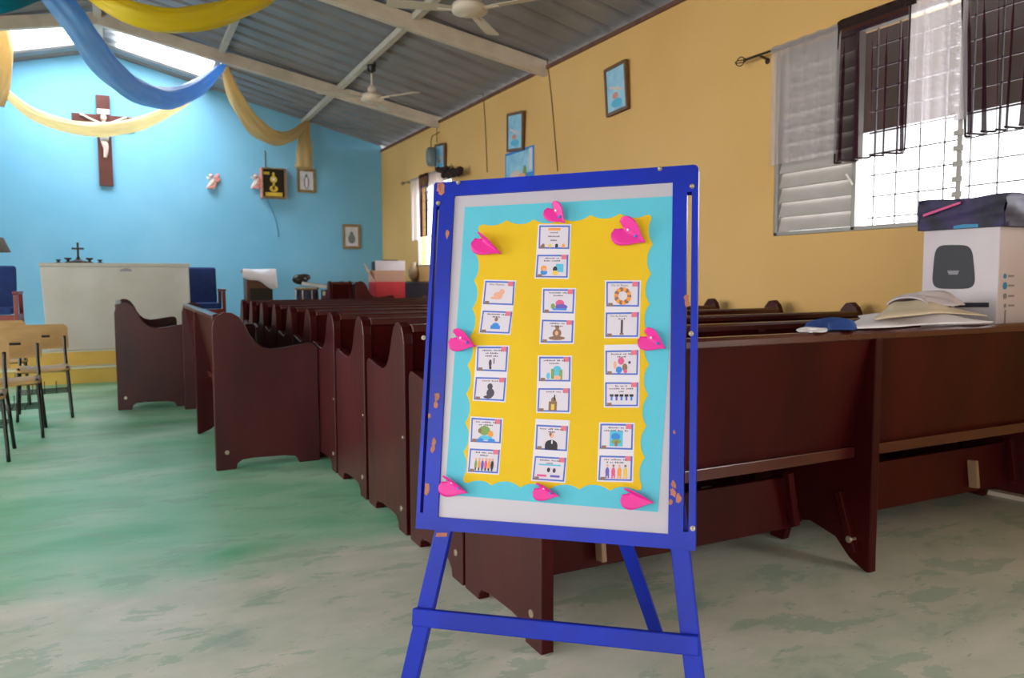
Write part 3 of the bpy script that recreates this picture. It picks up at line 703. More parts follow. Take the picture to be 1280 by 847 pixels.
# candle cross and holders on the altar
cp = ony(98, 327, AY+.3); cz = azt
t = thing('altar_cross', 'small dark metal standing cross in the middle of the altar top', 'cross', (cp.x, AY+.3, cz))
MB().lathe([(0, 0), (.13, 0), (.135, .015), (.07, .03), (.03, .045), (.018, .07), (.016, .08), (0, .08)], 'dark_iron').build('base', t)
MB().box((-.012, -.01, .07), (.012, .01, .25), 'dark_iron').box((-.065, -.009, .165), (.065, .009, .187), 'dark_iron').build('cross', t, bevel=.003)
MB().tube([(0, -.014, .19), (.004, -.018, .15), (0, -.015, .1)], [.008, .011, .006], 'dark_iron').tube([(-.05, -.012, .182), (0, -.014, .165), (.05, -.012, .182)], .005, 'dark_iron').build('figure', t)
for (px, lab) in ((73, 'leftmost low dark candle holder on the altar, apart from the cross'), (85, 'dark candle holder just left of the small altar cross'), (112, 'dark candle holder just right of the small altar cross'), (125, 'rightmost low dark candle holder on the altar')):
    q = ony(px, 326, AY+.28); s = .9 if px in (73, 125) else 1.3
    o = MB().lathe([(0, 0), (.045*s, 0), (.045*s, .008), (.018*s, .015), (.012, .03*s), (.028*s, .036*s), (.032*s, .05*s), (.012, .05*s), (0, .046*s)], 'dark_iron').build('candle_holder', None); o.location = (q.x, AY+.28, cz)
    tag(o, lab, 'candle holder', 'candle holders on the altar')

# upholstered armchairs
def armchair(label, loc, rz):
    t = thing('armchair', label, 'armchair', loc, rz, 'blue armchairs beside the altar')
    MB().prism([(-.27, 0), (.27, 0), (.27, .05), (-.27, .05)], 0, .54, 'navy_fabric', lambda a, b, d: (a, d-.27+.0, .42+b*1.6)).build('seat', t, bevel=.02)
    MB().box((-.27, -.045, 0), (.27, .045, .56), 'navy_fabric', Matrix.Translation((0, .26, .46)) @ Matrix.Rotation(math.radians(-9), 4, 'X')).build('backrest', t, bevel=.03)
    for s in (-1, 1):
        MB().bar((s*.31, -.27, .0), (s*.31, -.25, .66), .045, .05, 'red_wood', up=(0, 1, 0)).build('leg', t, bevel=.006)
        MB().bar((s*.31, .36, .0), (s*.31, .25, .66), .045, .05, 'red_wood', up=(0, 1, 0)).build('leg', t, bevel=.006)
        MB().bar((s*.31, -.3, .68), (s*.31, .3, .68), .06, .035, 'red_wood').build('armrest', t, bevel=.01)
        MB().bar((s*.31, -.25, .38), (s*.31, .29, .38), .03, .07, 'red_wood').build('side_rail', t, bevel=.005)
    MB().bar((-.31, -.26, .38), (.31, -.26, .38), .03, .07, 'red_wood').build('front_rail', t, bevel=.005)
    return t
q = ony(252, 385, 12.0); armchair('navy blue armchair with red-brown wooden arms right of the altar', (q.x-.03, 12.0, ZP), 0)
q = ony(3, 385, 12.0); armchair('navy blue armchair with red-brown wooden arms at the left edge, beyond the school chairs', (q.x-.06, 11.3, ZP), 0)

# standing lamp with brown shade at the left edge
q = ony(-5, 315, 11.4)
t = thing('floor_lamp', 'dark brown sloping lamp shade cut by the left edge above the blue armchair', 'lamp', (q.x-.14, 12.3, ZP)); z0 = ony(5, 315, 12.3).z-ZP; z1 = ony(5, 297, 12.3).z-ZP
qq = ony(14, 315, 12.3).x-t.location.x
MB().lathe([(0, 0), (.14, 0), (.14, .02), (.02, .035), (.012, .05), (.012, z0), (0, z0)], 'dark_iron').build('pole', t)
MB().lathe([(qq, z0), (qq*.62, z1), (qq*.6, z1), (qq*.97, z0)], 'lamp_brown', 24).build('lamp_shade', t)

# small cabinet under a white cloth, on the platform
q0, q1 = ony(307, 378, 12.2), ony(338, 345, 12.2)
t = thing('side_stand', 'small wooden stand with dark front, white cloth on it, against the blue wall', 'stand', ((q0.x+q1.x)/2, 12.2, ZQ)); w = (q1.x-q0.x)/2; zt = ony(320, 340, 12.2).z-ZQ
MB().box((-w, -.18, .0), (w, .18, zt), 'brown_wood').build('body', t, bevel=.008)
zz = ony(320, 360, 12.2).z-ZQ
MB().box((-w+.04, -.19, .1), (w-.01, -.18, zz), 'pic_dark').build('front_panel', t)
mb = MB()
def cl(u, v):
    x = (u-.5)*2*(w+.05); s = v*1.5
    y = -.23+.46*min(s, 1) if s <= 1 else .23
    drop = (.02+.1*max(0, 1-u*1.1)+.22*max(0, u-.25)) if v < .12 else 0
    f = min(1, v/.16)
    y = -.2 if v < .16 else -.2+.4*(v-.16)/.84
    z = zt+.02 - (1-f)*(.1+.16*u+.03*math.sin(u*9)) + .025*math.sin(u*7+v*5)
    x2 = x*(1+.06*(1-f))
    return (x2, y-(1-f)*.02, z)
mb.grid(cl, 20, 18, 'cloth_white'); o = mb.build('altar_cloth', None, solid=.008); o.location = t.location; tag(o, 'rumpled white cloth draped over the small wooden stand', 'cloth')

# keyboard, drum and dark bags left of the platform pew
KY = 11.75
kq = [ony(376, 354, KY), ony(413, 359, KY)]
o = MB().bar(kq[0], kq[1], .22, .045, 'white_paint').bar(kq[0]+V((0, -.06, .026)), kq[1]+V((0, -.06, .026)), .12, .006, 'label_grey').build('keyboard', None, loc=kq[0], bevel=.008); tag(o, 'long pale electronic keyboard lying tilted over the dark drum', 'keyboard')
q = ony(384, 372, KY-.0); 
t = thing('drum', 'dark purple drum with curved metal hoops under the pale keyboard', 'drum', (q.x, KY, ZQ)); zt = ony(385, 359, KY).z-ZQ; r = .15
MB().lathe([(0, .25), (r*.75, .25), (r, .4), (r*1.02, zt-.03), (r, zt), (0, zt)], 'carton_dark', 28).build('shell', t)
MB().lathe([(r+.02, zt-.035), (r+.03, zt-.02), (r+.02, zt-.0), (r-.01, zt-.0)], 'gilt', 28).build('rim', t)
for k in range(8):
    an = 2*PI*k/8+.2; c, s = math.cos(an), math.sin(an)
    MB().tube([(c*(r+.02), s*(r+.02), zt-.04), (c*(r+.03), s*(r+.03), (zt+.4)/2), (c*(r*.8), s*(r*.8), .27)], .008, 'bolt_steel', 6).build('tension_rod', t)
for k in range(3):
    an = 2*PI*k/3; MB().cyl((math.cos(an)*.12, math.sin(an)*.12, .26), (math.cos(an)*.26, math.sin(an)*.26, 0), .012, 'bolt_steel', 8).build('leg', t)
q = ony(377, 349, KY); o = MB().ball((0, 0, 0), .12, 'pic_dark', (1, .8, .65)).ball((.06, 0, .03), .09, 'pic_dark', (1.1, .8, .6)).build('bag', None); o.location = (q.x-.02, KY-.0, q.z+.0); tag(o, 'black bag slumped at the left end of the pale keyboard', 'bag')
q = ony(365, 372, KY-.05); o = MB().ball((0, 0, 0), .14, 'pic_dark', (1.1, .7, .9)).ball((.1, .0, .06), .12, 'pic_dark', (1, .7, 1)).build('bag', None); o.location = (q.x+.02, KY+.35, ZQ+.15); tag(o, 'black bag on the platform floor left of the drum', 'bag')
# keyboard support
q = ony(408, 370, KY)
t = thing('keyboard_stand', 'dark box-like stand carrying the right end of the pale keyboard', 'stand', (q.x, KY, ZQ)); zk = kq[1].z-.035-ZQ
MB().box((-.06, -.12, 0), (.1, .12, zk), 'pic_dark').build('body', t, bevel=.02)
MB().bar((-.1, -.125, .3), (-.06, -.125, zk-.02), .04, .012, 'cloth_cream', up=(0, 1, 0)).build('strap', t)

# carton with red base, on the platform pew
KC = 11.15; q0, q1 = ony(467, 370, KC), ony(503, 325, KC)
t = thing('cardboard_carton', 'red and white cardboard carton with open flaps near the yellow wall corner', 'carton', ((q0.x+q1.x)/2, KC+.05, ZQ)); w = (q1.x-q0.x)/2
zb = ony(485, 374, KC).z-ZQ; zr = ony(485, 352, KC).z-ZQ; zw = ony(485, 338, KC).z-ZQ; zt = ony(485, 326, KC).z-ZQ
mb = MB().box((-w, -.16, .478), (w, .2, zr), 'carton_red').box((-w, -.16, zr), (w, .2, zw), 'carton_tan'); mb.build('box', t, bevel=.004)
MB().add([(-w, -.165, zw), (w, -.165, zw-.0), (w+.0, -.17, zt-.0), (-w-.01, -.2, zt)], [(0, 1, 2, 3)], 'carton_white').build('front_flap', t, solid=.006)
MB().add([(-w, -.16, zr+.03), (-w-.1, -.1, zw-.02), (-w-.09, .12, zt-.03), (-w, .2, zw)], [(0, 1, 2, 3)], 'carton_tan').build('side_flap', t, solid=.006)
MB().box((-w+.02, 0, zw), (-w+.05, .1, zt-.01), 'pic_dark').box((-w+.17, .02, zt-.02), (w-.04, .1, zt+.02), 'pic_dark').build('contents', t, bevel=.01)
# vase
q = ony(517, 352, 12.9)
o = MB().lathe([(0, 0), (.03, 0), (.08, .08), (.09, .18), (.04, .25), (.055, .3), (0, .29)], 'vase_clay').build('vase', None); o.location = (4.16, 11.75, ZQ+.962)
tag(o, 'pale round vase on the wall-side pew below the far window', 'vase')

# ------------------------------------------------------------------ school chairs, facing the door end
def school_chair(label):
    t = thing('school_chair', label, 'chair', (0, 0, 0), 0, 'wooden school chairs with black tube frames')
    # front is -y; backrest at +y
    MB().grid(lambda u, v: ((u-.5)*.40*(1-.08*v), -.2+.38*v, .43+.012*math.cos((u-.5)*PI)*-1-.012*max(0, .12-v)/.12), 8, 8, 'chair_wood').build('seat', t, solid=.014)
    hole = []
    P = [(-.2, .57), (.2, .57), (.2, .755), (.175, .785), (-.175, .785), (-.2, .755)]
    mb = MB(); f = lambda a, b, d: (a, .215+(b-.57)*.25+d-.10*a*a*4*.35, b)
    # board with a hand slot, made of four pieces round the opening
    for R_ in ([(-.2, .57), (.2, .57), (.2, .67), (-.2, .67)], [(-.2, .67), (-.06, .67), (-.06, .69), (-.2, .69)], [(.06, .67), (.2, .67), (.2, .69), (.06, .69)], [(-.2, .69), (.2, .69), (.2, .755), (.172, .785), (-.172, .785), (-.2, .755)]):
        mb.prism(R_, -.006, .006, 'chair_wood', f)
    mb.build('backrest', t)
    MB().prism([(-.062, .668), (.062, .668), (.062, .692), (-.062, .692)], .004, .009, 'black_metal', f).build('slot_shade', t)  # dark backing stands in for the shade inside the hand slot
    for s in (-1, 1):
        MB().tube(smooth_path([(s*.17, .235, .68), (s*.17, .205, .56), (s*.175, .17, .44), (s*.175, .12, .415), (s*.175, -.15, .415), (s*.18, -.17, .40), (s*.2, -.21, .0)], 5), .0125, 'black_metal', 8).build('frame', t)
        MB().tube([(s*.175, .17, .43), (s*.2, .25, .0)], .0125, 'black_metal', 8).build('leg', t)
        MB().tube([(s*.185, -.19, .22), (s*.185, .2, .22)], .007, 'black_metal', 6).build('stretcher', t)
    MB().tube([(-.175, .14, .415), (.175, .14, .415)], .011, 'black_metal', 8).build('cross_tube', t)
    MB().tube([(-.175, -.14, .405), (.175, -.14, .405)], .011, 'black_metal', 8).build('cross_tube', t)
    mb = MB()
    for k in range(6): y = -.17+.066*k; mb.tube([(-.185, y, .22), (.185, y, .22)], .0035, 'black_metal', 5)
    for x in (-.09, 0, .09): mb.tube([(x, -.17, .215), (x, .18, .215), (x, .2, .28)], .0035, 'black_metal', 5)
    mb.build('book_basket', t)
    return t
CH_ = [((91, 522), 4, 'wooden school chair farthest from the camera, its whole back board clear against the altar front'),
       ((54, 547), 2, 'wooden school chair with its back board in front of the farthest chair'),
       ((11, 577), 2, 'wooden school chair nearest the camera, cut by the left edge, round seat corner showing'),
       ((38, 506), 6, 'wooden school chair mostly hidden behind the farthest two chair backs')]
ch0 = None
for (p, ang, lab) in CH_:
    q = onz(p[0], p[1], 0); o = school_chair(lab) if ch0 is None else copy_tree(ch0); ch0 = ch0 or o
    ra = math.radians(ang)
    # front right foot of the photo = local (+.2,-.21)
    c, s_ = math.cos(ra), math.sin(ra)
    o.location = (q.x-(.2*c+.21*s_), q.y-(.2*s_-.21*c), 0); o.rotation_euler = (0, 0, ra); o['label'] = lab

# ------------------------------------------------------------------ crucifix and pictures on the blue wall
t = thing('crucifix', 'large dark red-brown wooden crucifix high on the blue wall', 'crucifix', (XM, YF-.001, 2.62))
MB().box((-.095, -.05, 0), (.095, 0, 1.36), 'cross_wood').box((-.425, -.048, .86), (.425, -.0, 1.065), 'cross_wood').build('cross', t, bevel=.008)
mb = MB()
mb.tube(smooth_path([(0, -.085, .42), (.015, -.1, .56), (-.01, -.095, .68), (.0, -.1, .78), (0, -.1, .9), (0, -.1, .955)], 6), [.022, .025, .026, .03, .032, .033, .036, .04, .043, .045, .046, .045, .043, .042, .046, .05, .054, .056, .06, .062, .064, .064, .062, .06, .055, .05, .04, .03, .028, .026, .025][:31], 'plaster', 12)
for s in (-1, 1): mb.tube(smooth_path([(s*.03, -.095, .925), (s*.14, -.085, .965), (s*.27, -.075, 1.03), (s*.31, -.065, 1.045)], 4), .017, 'plaster', 8)
mb.ball((.0, -.105, 1.01), .05, 'plaster', (.85, .9, 1.1)); mb.ball((0, -.08, 1.03), .05, 'brown_wood', (.95, .8, 1)); mb.build('figure', t)
MB().lathe([(.052, .0), (.062, .08), (.05, .15)], 'plaster_cloth', 12, Matrix.Translation((0, -.1, .67))).build('loincloth', t, solid=.006)
MB().box((-.085, -.06, 1.075), (.085, -.048, 1.15), 'plaster_cloth').build('title_plate', t, bevel=.003)
def angel(p, mir, label):
    t = thing('cherub_figurine', label, 'figurine', (p.x, YF, p.z), 0, 'winged figurines on the blue wall'); m = mir
    MB().tube(smooth_path([(m*-.08, -.04, -.12), (m*-.05, -.05, -.08), (0, -.06, -.02), (m*.0, -.06, .04)], 5), [.016, .02, .022, .026, .03, .034, .037, .04, .043, .045, .046, .046, .045, .042, .038, .03], 'plaster', 10).ball((m*-.02, -.065, .085), .036, 'plaster').tube([(m*.03, -.07, .03), (m*-.05, -.1, .03), (m*-.09, -.1, .06)], .013, 'plaster', 8).tube([(0, -.05, -.05), (m*.04, -.07, -.09), (m*.0, -.07, -.12)], .017, 'plaster', 8).build('body', t)
    MB().ball((m*-.02, -.055, .1), .036, 'brown_wood', (1, .9, .8)).build('hair', t)
    for s, a in ((1, .5), (-1, -.2)):
        MB().ball((0, 0, 0), .07, 'pink_paint', (.5, .16, 1.2), M=Matrix.Translation((m*.06, -.03, .06-.05*(s < 0))) @ Matrix.Rotation(m*(.6+.5*(s < 0)), 4, 'Y')).build('wing', t)
    MB().tube([(m*.03, -.07, -.02), (m*.04, -.06, -.07), (m*-.02, -.06, -.1), (m*-.07, -.06, -.09)], [.03, .035, .03, .02], 'pink_paint', 8).build('sash', t)
angel(ony(265, 227, YF), 1, 'small pink and white winged figurine alone between the crucifix and the gilt picture')
angel(ony(320, 227, YF), 1, 'small pink and white winged figurine touching the left side of the gilt picture box')
def frame_pic(name, label, cat, group, c, w, h, depth, m, art_m, fw=.03, rz=0, tilt=0, ry=0, extra=None):
    """picture facing -y in local space; c = centre of its back"""
    t = thing(name, label, cat, c, rz, group); t.rotation_euler = (tilt, ry, rz)
    mb = MB()
    for lo, hi in (((-w/2, -depth, -h/2), (-w/2+fw, 0, h/2)), ((w/2-fw, -depth, -h/2), (w/2, 0, h/2)), ((-w/2+fw, -depth, -h/2), (w/2-fw, 0, -h/2+fw)), ((-w/2+fw, -depth, h/2-fw), (w/2-fw, 0, h/2))): mb.box(lo, hi, m)
    mb.build('frame', t, bevel=.004)
    p = MB().box((-w/2+fw, -depth*.7, -h/2+fw), (w/2-fw, -.002, h/2-fw), art_m)
    if extra: extra(p, w-2*fw, h-2*fw, -depth*.7-.001)
    p.build('picture', t); return t
def E_(p, x, z, a, b, y, m, n=14): p.prism([(x+a*math.cos(2*PI*k/n), z+b*math.sin(2*PI*k/n)) for k in range(n)], y-.001, y, m, lambda a_, b_, d: (a_, d, b_))
def R_(p, x, z, a, b, y, m): p.prism([(x-a, z-b), (x+a, z-b), (x+a, z+b), (x-a, z+b)], y-.001, y, m, lambda a_, b_, d: (a_, d, b_))
def art_gold(p, w, h, y):
    R_(p, 0, -h*.4, w*.4, h*.07, y, 'pic_gold'); E_(p, 0, -h*.2, w*.2, h*.12, y, 'pic_gold'); R_(p, 0, -h*.05, w*.05, h*.18, y, 'pic_gold'); E_(p, 0, h*.14, w*.17, h*.13, y, 'pic_gold'); E_(p, 0, h*.14, w*.08, h*.06, y-.001, 'plaster'); E_(p, 0, h*.33, w*.06, h*.07, y, 'pic_gold'); R_(p, -w*.33, h*.36, w*.14, h*.05, y, 'pic_gold')
a0, a1 = ony(327, 209, YF-.14), ony(358, 248, YF-.14)
t = frame_pic('shadow_box', 'deep gilt and pink framed box picture, dark with a golden vessel, on the blue wall', 'picture', None, ((a0.x+a1.x)/2, YF, (a0.z+a1.z)/2), a1.x-a0.x, a0.z-a1.z, .14, 'gilt', 'pic_dark', .02, extra=art_gold)
w = a1.x-a0.x; h = a0.z-a1.z
MB().box((w/2, -.13, -h/2), (w/2+.012, 0, h/2), 'pink_paint').box((-w/2-.012, -.13, -h/2), (-w/2, 0, h/2), 'pink_paint').build('side_panel', t)
def art_fig(p, w, h, y): E_(p, 0, -h*.1, w*.22, h*.36, y, 'label_grey'); E_(p, 0, h*.25, w*.1, h*.1, y-.001, 'pic_grey'); E_(p, 0, -h*.1, w*.1, h*.3, y-.001, 'paper_white')
def art_small(p, w, h, y): E_(p, 0, -h*.12, w*.28, h*.25, y, 'pic_grey'); E_(p, 0, h*.14, w*.13, h*.12, y-.001, 'pic_grey'); R_(p, 0, -h*.4, w*.35, h*.06, y, 'paper_white')
for (c0, c1, lab, ex) in (((371, 210), (395, 241), 'pale framed picture hanging under the end of the tan drape on the blue wall', art_fig), ((428, 280), (451, 311), 'small gilt framed picture lowest on the blue wall near the corner', art_small)):
    a0, a1 = ony(*c0, YF-.02), ony(*c1, YF-.02)
    frame_pic('framed_picture', lab, 'picture', 'framed pictures on the blue wall', ((a0.x+a1.x)/2, YF, (a0.z+a1.z)/2), a1.x-a0.x, a0.z-a1.z, .03, 'gilt', 'pic_pale', .045, extra=ex)
tag(MB().tube([ony(331, 188, YF-.01), ony(332, 210, YF-.01)], .006, 'cable', 6).build('string'), 'short string above the gilt picture box on the blue wall', 'string')
# small wire hanging below the gilt box
tag(MB().tube(smooth_path([ony(334, 249, YF-.012), ony(341, 265, YF-.012), ony(346, 283, YF-.012), ony(348, 296, YF-.012)], 4), .006, 'crack', 6).build('hanging_wire'), 'thin blue-painted wire trailing down the wall below the gilt picture box', 'wire')

# pictures on the yellow wall: local -y faces -x  => rotate by -90 deg
def art_station(p, w, h, y): E_(p, 0, h*.15, w*.3, h*.2, y, 'pic_blue'); p.prism([(-w*.35, h*.12), (w*.4, -h*.05), (w*.38, -h*.1), (-w*.35, h*.06)], y-.002, y-.001, 'plaster', lambda a_, b_, d: (a_, d, b_)); E_(p, -w*.05, -h*.15, w*.16, h*.08, y-.001, 'pink_paint'); E_(p, 0, -h*.33, w*.3, h*.1, y, 'ink_cyan')
for (c0, c1, lab, rr_) in (((757, 84), (785, 139), 'blue picture in brown frame, highest and nearest the curtained window on the yellow wall', -.05),
        ((634, 143), (655, 187), 'narrow blue picture in brown frame tilted above the blue poster', .09), ((544, 181), (557, 213), 'blue picture in brown frame farthest along the yellow wall, beside the grey hanging lamp', .08)):
    a0, a1 = onx(*c0, XR-.03), onx(*c1, XR-.03)
    o = frame_pic('framed_picture', lab, 'picture', 'blue pictures on the yellow wall', (XR-.002, (a0.y+a1.y)/2, (a0.z+a1.z)/2-.0), abs(a0.y-a1.y)*.96, (a0.z-a1.z)*.92, .035, 'frame_wood', 'pic_blue', .03, extra=art_station)
    o.rotation_euler = (0, rr_, 0); o.rotation_euler = (Matrix.Rotation(-PI/2, 4, 'Z') @ Matrix.Rotation(.035, 4, 'X') @ Matrix.Rotation(rr_, 4, 'Y')).to_euler(); o.location.x = XR-.012
a0, a1 = onx(631, 197, XR-.01), onx(667, 223, XR-.01)
pw, ph_ = abs(a0.y-a1.y), .36
mb = MB().box((-pw/2, -.004, -ph_/2), (pw/2, 0, ph_/2), 'ink_blue')
R_(mb, 0, .02, pw*.46, ph_*.36, -.004, 'pic_blue'); E_(mb, -pw*.12, -ph_*.28, pw*.2, ph_*.13, -.0055, 'plaster'); E_(mb, pw*.2, -ph_*.25, pw*.06, ph_*.2, -.0055, 'ink_green'); R_(mb, pw*.4, ph_*.1, pw*.05, ph_*.34, -.0055, 'paper_white'); E_(mb, pw*.1, -ph_*.36, pw*.12, ph_*.08, -.0065, 'ink_skin')
o = mb.build('poster'); o.location = (XR-.002, (a0.y+a1.y)/2, 2.50); o.rotation_euler = (0, 0, -PI/2); tag(o, 'sky blue paper poster low on the yellow wall, just above the board top', 'poster')
# hanging grey lamp/speaker
q = onx(539, 196, XR-.15)
t = thing('wall_speaker', 'small grey oval fixture hanging on a cord near the far window', 'fixture', (q.x, q.y, q.z))
MB().lathe([(0, -.14), (.05, -.13), (.075, -.08), (.08, 0), (.075, .08), (.05, .13), (0, .14)], 'speaker_grey', 16).build('body', t)
MB().tube([(0, 0, .13), (.0, 0, .22), (.02, 0, .3), (.13, 0, .36)], .008, 'cable', 6).build('cord', t)
# cables down the wall
for (pts, lab) in ((((604, 116), (607, 165), (609, 215)), 'thin brown cable down the yellow wall left of the tilted blue picture'), (((684, 74), (690, 130), (697, 214)), 'thin brown cable down the yellow wall right of the tilted blue picture'), (((546, 152), (546, 178)), 'short thin cable on the yellow wall above the farthest blue picture')):
    tag(MB().tube(smooth_path([onx(*p, XR-.006) for p in pts], 4), .0055, 'cable', 6).build('wall_cable'), lab, 'cable', 'cables on the yellow wall')

# ------------------------------------------------------------------ windows and curtains
wn = thing('window_1', 'white louvred window with metal grille in the yellow wall', 'window', (XR+.07, 2.9, 1.47)); del wn['label']; del wn['category']; struct(wn)
OX, OY, OZ = wn.location
def wb(mb, name, par=None, **k):
    mb.v = [p-wn.location for p in mb.v] if par is None or par is wn else [p-wn.location for p in mb.v]
    return mb.build(name, par or wn, **k)
y0, y1, z0, z1 = W1; xm = XR+.05
fr_ = MB()
for a in (y0, y1-.03, 3.50): fr_.box((XR+.0, a, z0), (XR+.06, a+.03, z1), 'frame_metal')
fr_.box((XR+.0, y0, z0), (XR+.06, y1, z0+.025), 'frame_metal').box((XR, y0, z1-.025), (XR+.06, y1, z1), 'frame_metal')
fro = wb(fr_, 'window_frame', bevel=.003)
# closed louvre leaf
npan = 12; hh = (z1-z0-.05)/npan
mb = MB()
for k in range(npan):
    zz = z0+.03+hh*k
    mb.prism([(XR+.012, zz), (XR+.020, zz-.003), (XR+.052, zz+hh*.98), (XR+.044, zz+hh*1.03)], 3.53, 4.16, 'slat_metal', lambda a, b, d: (a, d, b))
wb(mb, 'louvre_leaf', label='closed pale grey metal louvres of the far leaf')
mb = MB().bar((XR-.004, 3.515, 1.75), (XR-.004, 3.515, 1.60), .014, .012, 'frame_metal').bar((XR-.005, 3.515, 1.76), (XR-.035, 3.545, 1.83), .012, .012, 'white_paint'); wb(mb, 'louvre_crank', label='white crank handle')
# opened leaf slats edge-on (further along) and grille
mb = MB()
for k in range(9): zz = z0+.08+k*.135; mb.bar((XR+.12, y0, zz), (XR+.12, 3.50, zz), .009, .009, 'grille')
for k in range(12): yy = 1.72+.158*k; mb.bar((XR+.12, yy, z0), (XR+.12, yy, z1), .009, .009, 'grille', up=(1, 0, 0))
wb(mb, 'grille', label='white welded bar grille outside the open window')
mb = MB().box((XR+.0, 2.80, z0), (XR+.035, 2.83, z1), 'frame_metal')
for k in range(14): zz = z0+.06+k*.085; mb.box((XR-.012, 2.785, zz), (XR+.0, 2.845, zz+.03), 'frame_metal')
wb(mb, 'mullion', label='grey mullion with louvre clips')
# lean-to roof outside, over the window
struct(MB().add([(XR+.16, -1.0, 2.95), (XR+.16, 6.5, 2.95), (6.4, 6.5, 2.56), (6.4, -1.0, 2.56)], [(0, 1, 2, 3)], 'lean_to').build('trim_outside_roof', solid=.03))
# second window
wn2 = thing('window_2', 'x', 'window', (XR+.07, 11, 1.38)); del wn2['label']; del wn2['category']; struct(wn2)
mb = MB(); y0, y1, z0, z1 = W2
for a in (y0, y1-.03, (y0+y1)/2): mb.box((XR+.0, a, z0), (XR+.06, a+.03, z1), 'frame_metal')
mb.box((XR+.0, y0, z0), (XR+.06, y1, z0+.025), 'frame_metal').box((XR, y0, z1-.025), (XR+.06, y1, z1), 'frame_metal')
mb.v = [p-wn2.location for p in mb.v]; mb.build('window_frame', wn2)
mb = MB()
for k in range(9): zz = z0+.08+k*.135; mb.bar((XR+.12, y0, zz), (XR+.12, y1, zz), .009, .009, 'grille')
for k in range(8): yy = y0+.1+.18*k; mb.bar((XR+.12, yy, z0), (XR+.12, yy, z1), .009, .009, 'grille', up=(1, 0, 0))
mb.v = [p-wn2.location for p in mb.v]; mb.build('grille', wn2)

def rod(name, label, ya, yb, z, X, brackets):
    t = thing(name, label, 'curtain rod', (X, ya, z), 0, 'curtain rods on the yellow wall')
    mb = MB().cyl((0, 0, 0), (0, yb-ya, 0), .009, 'iron_rod', 10); mb.build('pole', t)
    for s, yy in ((1, yb-ya), (-1, 0)):
        f = MB()
        for k in range(4):
            an = PI/2*k; c, sn = math.cos(an)*.032, math.sin(an)*.032
            f.tube(smooth_path([(0, yy, 0), (c*.8, yy+s*.03, sn*.8), (c, yy+s*.055, sn), (c*.5, yy+s*.09, sn*.5), (0, yy+s*.10, 0)], 3), .004, 'iron_rod', 6)
        f.ball((0, yy+s*.008, 0), .014, 'iron_rod'); f.build('finial', t)
    for yy in brackets:
        MB().bar((0, yy-ya, 0), (XR-X, yy-ya, -.02), .012, .012, 'iron_rod').cyl((XR-X-.006, yy-ya, -.03), (XR-X, yy-ya, -.03), .022, 'iron_rod').build('bracket', t)
XC = XR-.09
ra, rb = onx(932, 72, XC), onx(1135, 6, XC); zrod = (ra.z+rb.z)/2
rod('curtain_rod', 'dark metal curtain rod with wire cage finial over the large window', 1.35, ra.y, zrod, XC, (4.28, 2.9, 1.5))
def curtain(name, label, cat_g, ya, yb, zt, zb, X, m, folds, amp, hem=None, zb2=None, par_shape=0, flare=0):
    """ya: far side (greater Y), yb: near side"""
    mb = MB(); nu = folds*10
    def pos(u, v, dx=0):
        z = zt+(zb+(0 if zb2 is None else (zb2-zb)*u)-zt)*v
        y = ya+(yb-ya)*u + flare*(u-.5)*v + .01*math.sin(u*folds*2*PI*1.0+1)*v
        x = X+amp*(.25+.75*min(1, v*3))*math.sin(u*folds*2*PI)+amp*.5*math.sin(u*folds*4.3+2)*v+dx
        return (x, y, z)
    mb.grid(lambda u, v: pos(u, v), nu, 12, m)
    # pocket over the rod
    mb.grid(lambda u, v: (X+.015*math.cos(v*2*PI)+.004*math.sin(u*folds*2*PI), ya+(yb-ya)*u, zt+.0+.02*math.sin(v*2*PI)+.004*math.sin(u*folds*6)), nu, 8, m)
    o = mb.build(name, None); tag(o, label, 'curtain', cat_g)
    if hem:
        h = MB(); P = [pos(u/60, 1) for u in range(61)]; h.tube(P, .006, hem, 6); 
        h.tube([pos(0, v/10) for v in range(11)], .005, hem, 6).tube([pos(1, v/10) for v in range(11)], .005, hem, 6); h.build('hem', o)
    return o
G = 'sheer curtains over the large window'
def yx(px, py): return onx(px, py, XC).y
zb_w = onx(1000, 204, XC).z
curtain('sheer_curtain', 'white sheer curtain at the far end of the large window, over the closed louvres', G, yx(965, 62), yx(1052, 30), zrod, zb_w+.02, XC, 'sheer_white', 5, .02)
curtain('sheer_curtain', 'brown sheer curtain between two white ones, dark edged, large window', G, yx(1050, 30), yx(1140, 5), zrod+.01, onx(1050, 202, XC-.01).z, XC-.01, 'sheer_brown', 5, .04, 'hem_brown', flare=-.03)
curtain('sheer_curtain', 'white sheer curtain between the two brown sheers, large window', G, yx(1136, 5), yx(1215, -20), zrod, 2.02, XC+.0, 'sheer_white', 4, .022)
curtain('sheer_curtain', 'brown sheer curtain cut by the right edge of the picture', G, yx(1203, -10), 2.28, zrod+.01, onx(1192, 172, XC-.01).z, XC-.01, 'sheer_brown', 6, .04, 'hem_brown', flare=.10)
curtain('sheer_curtain', 'white sheer curtain', G, 2.30, 1.65, zrod, 1.95, XC, 'sheer_white', 4, .022)['label'] = 'white sheer curtain beyond the right edge'
# dark gathered headings on the rod
mb = MB()
for k in range(40):
    y = yx(1052, 30)-k*.0135; mb.tube([(XC-.02, y, zrod-.03), (XC-.026, y, zrod+.012), (XC, y, zrod+.032), (XC+.02, y, zrod)], .008, 'valance_brown', 6)
tag(mb.build('curtain_heading'), 'dark gathered brown heading of the sheer on the rod, top of the large window', 'curtain heading')
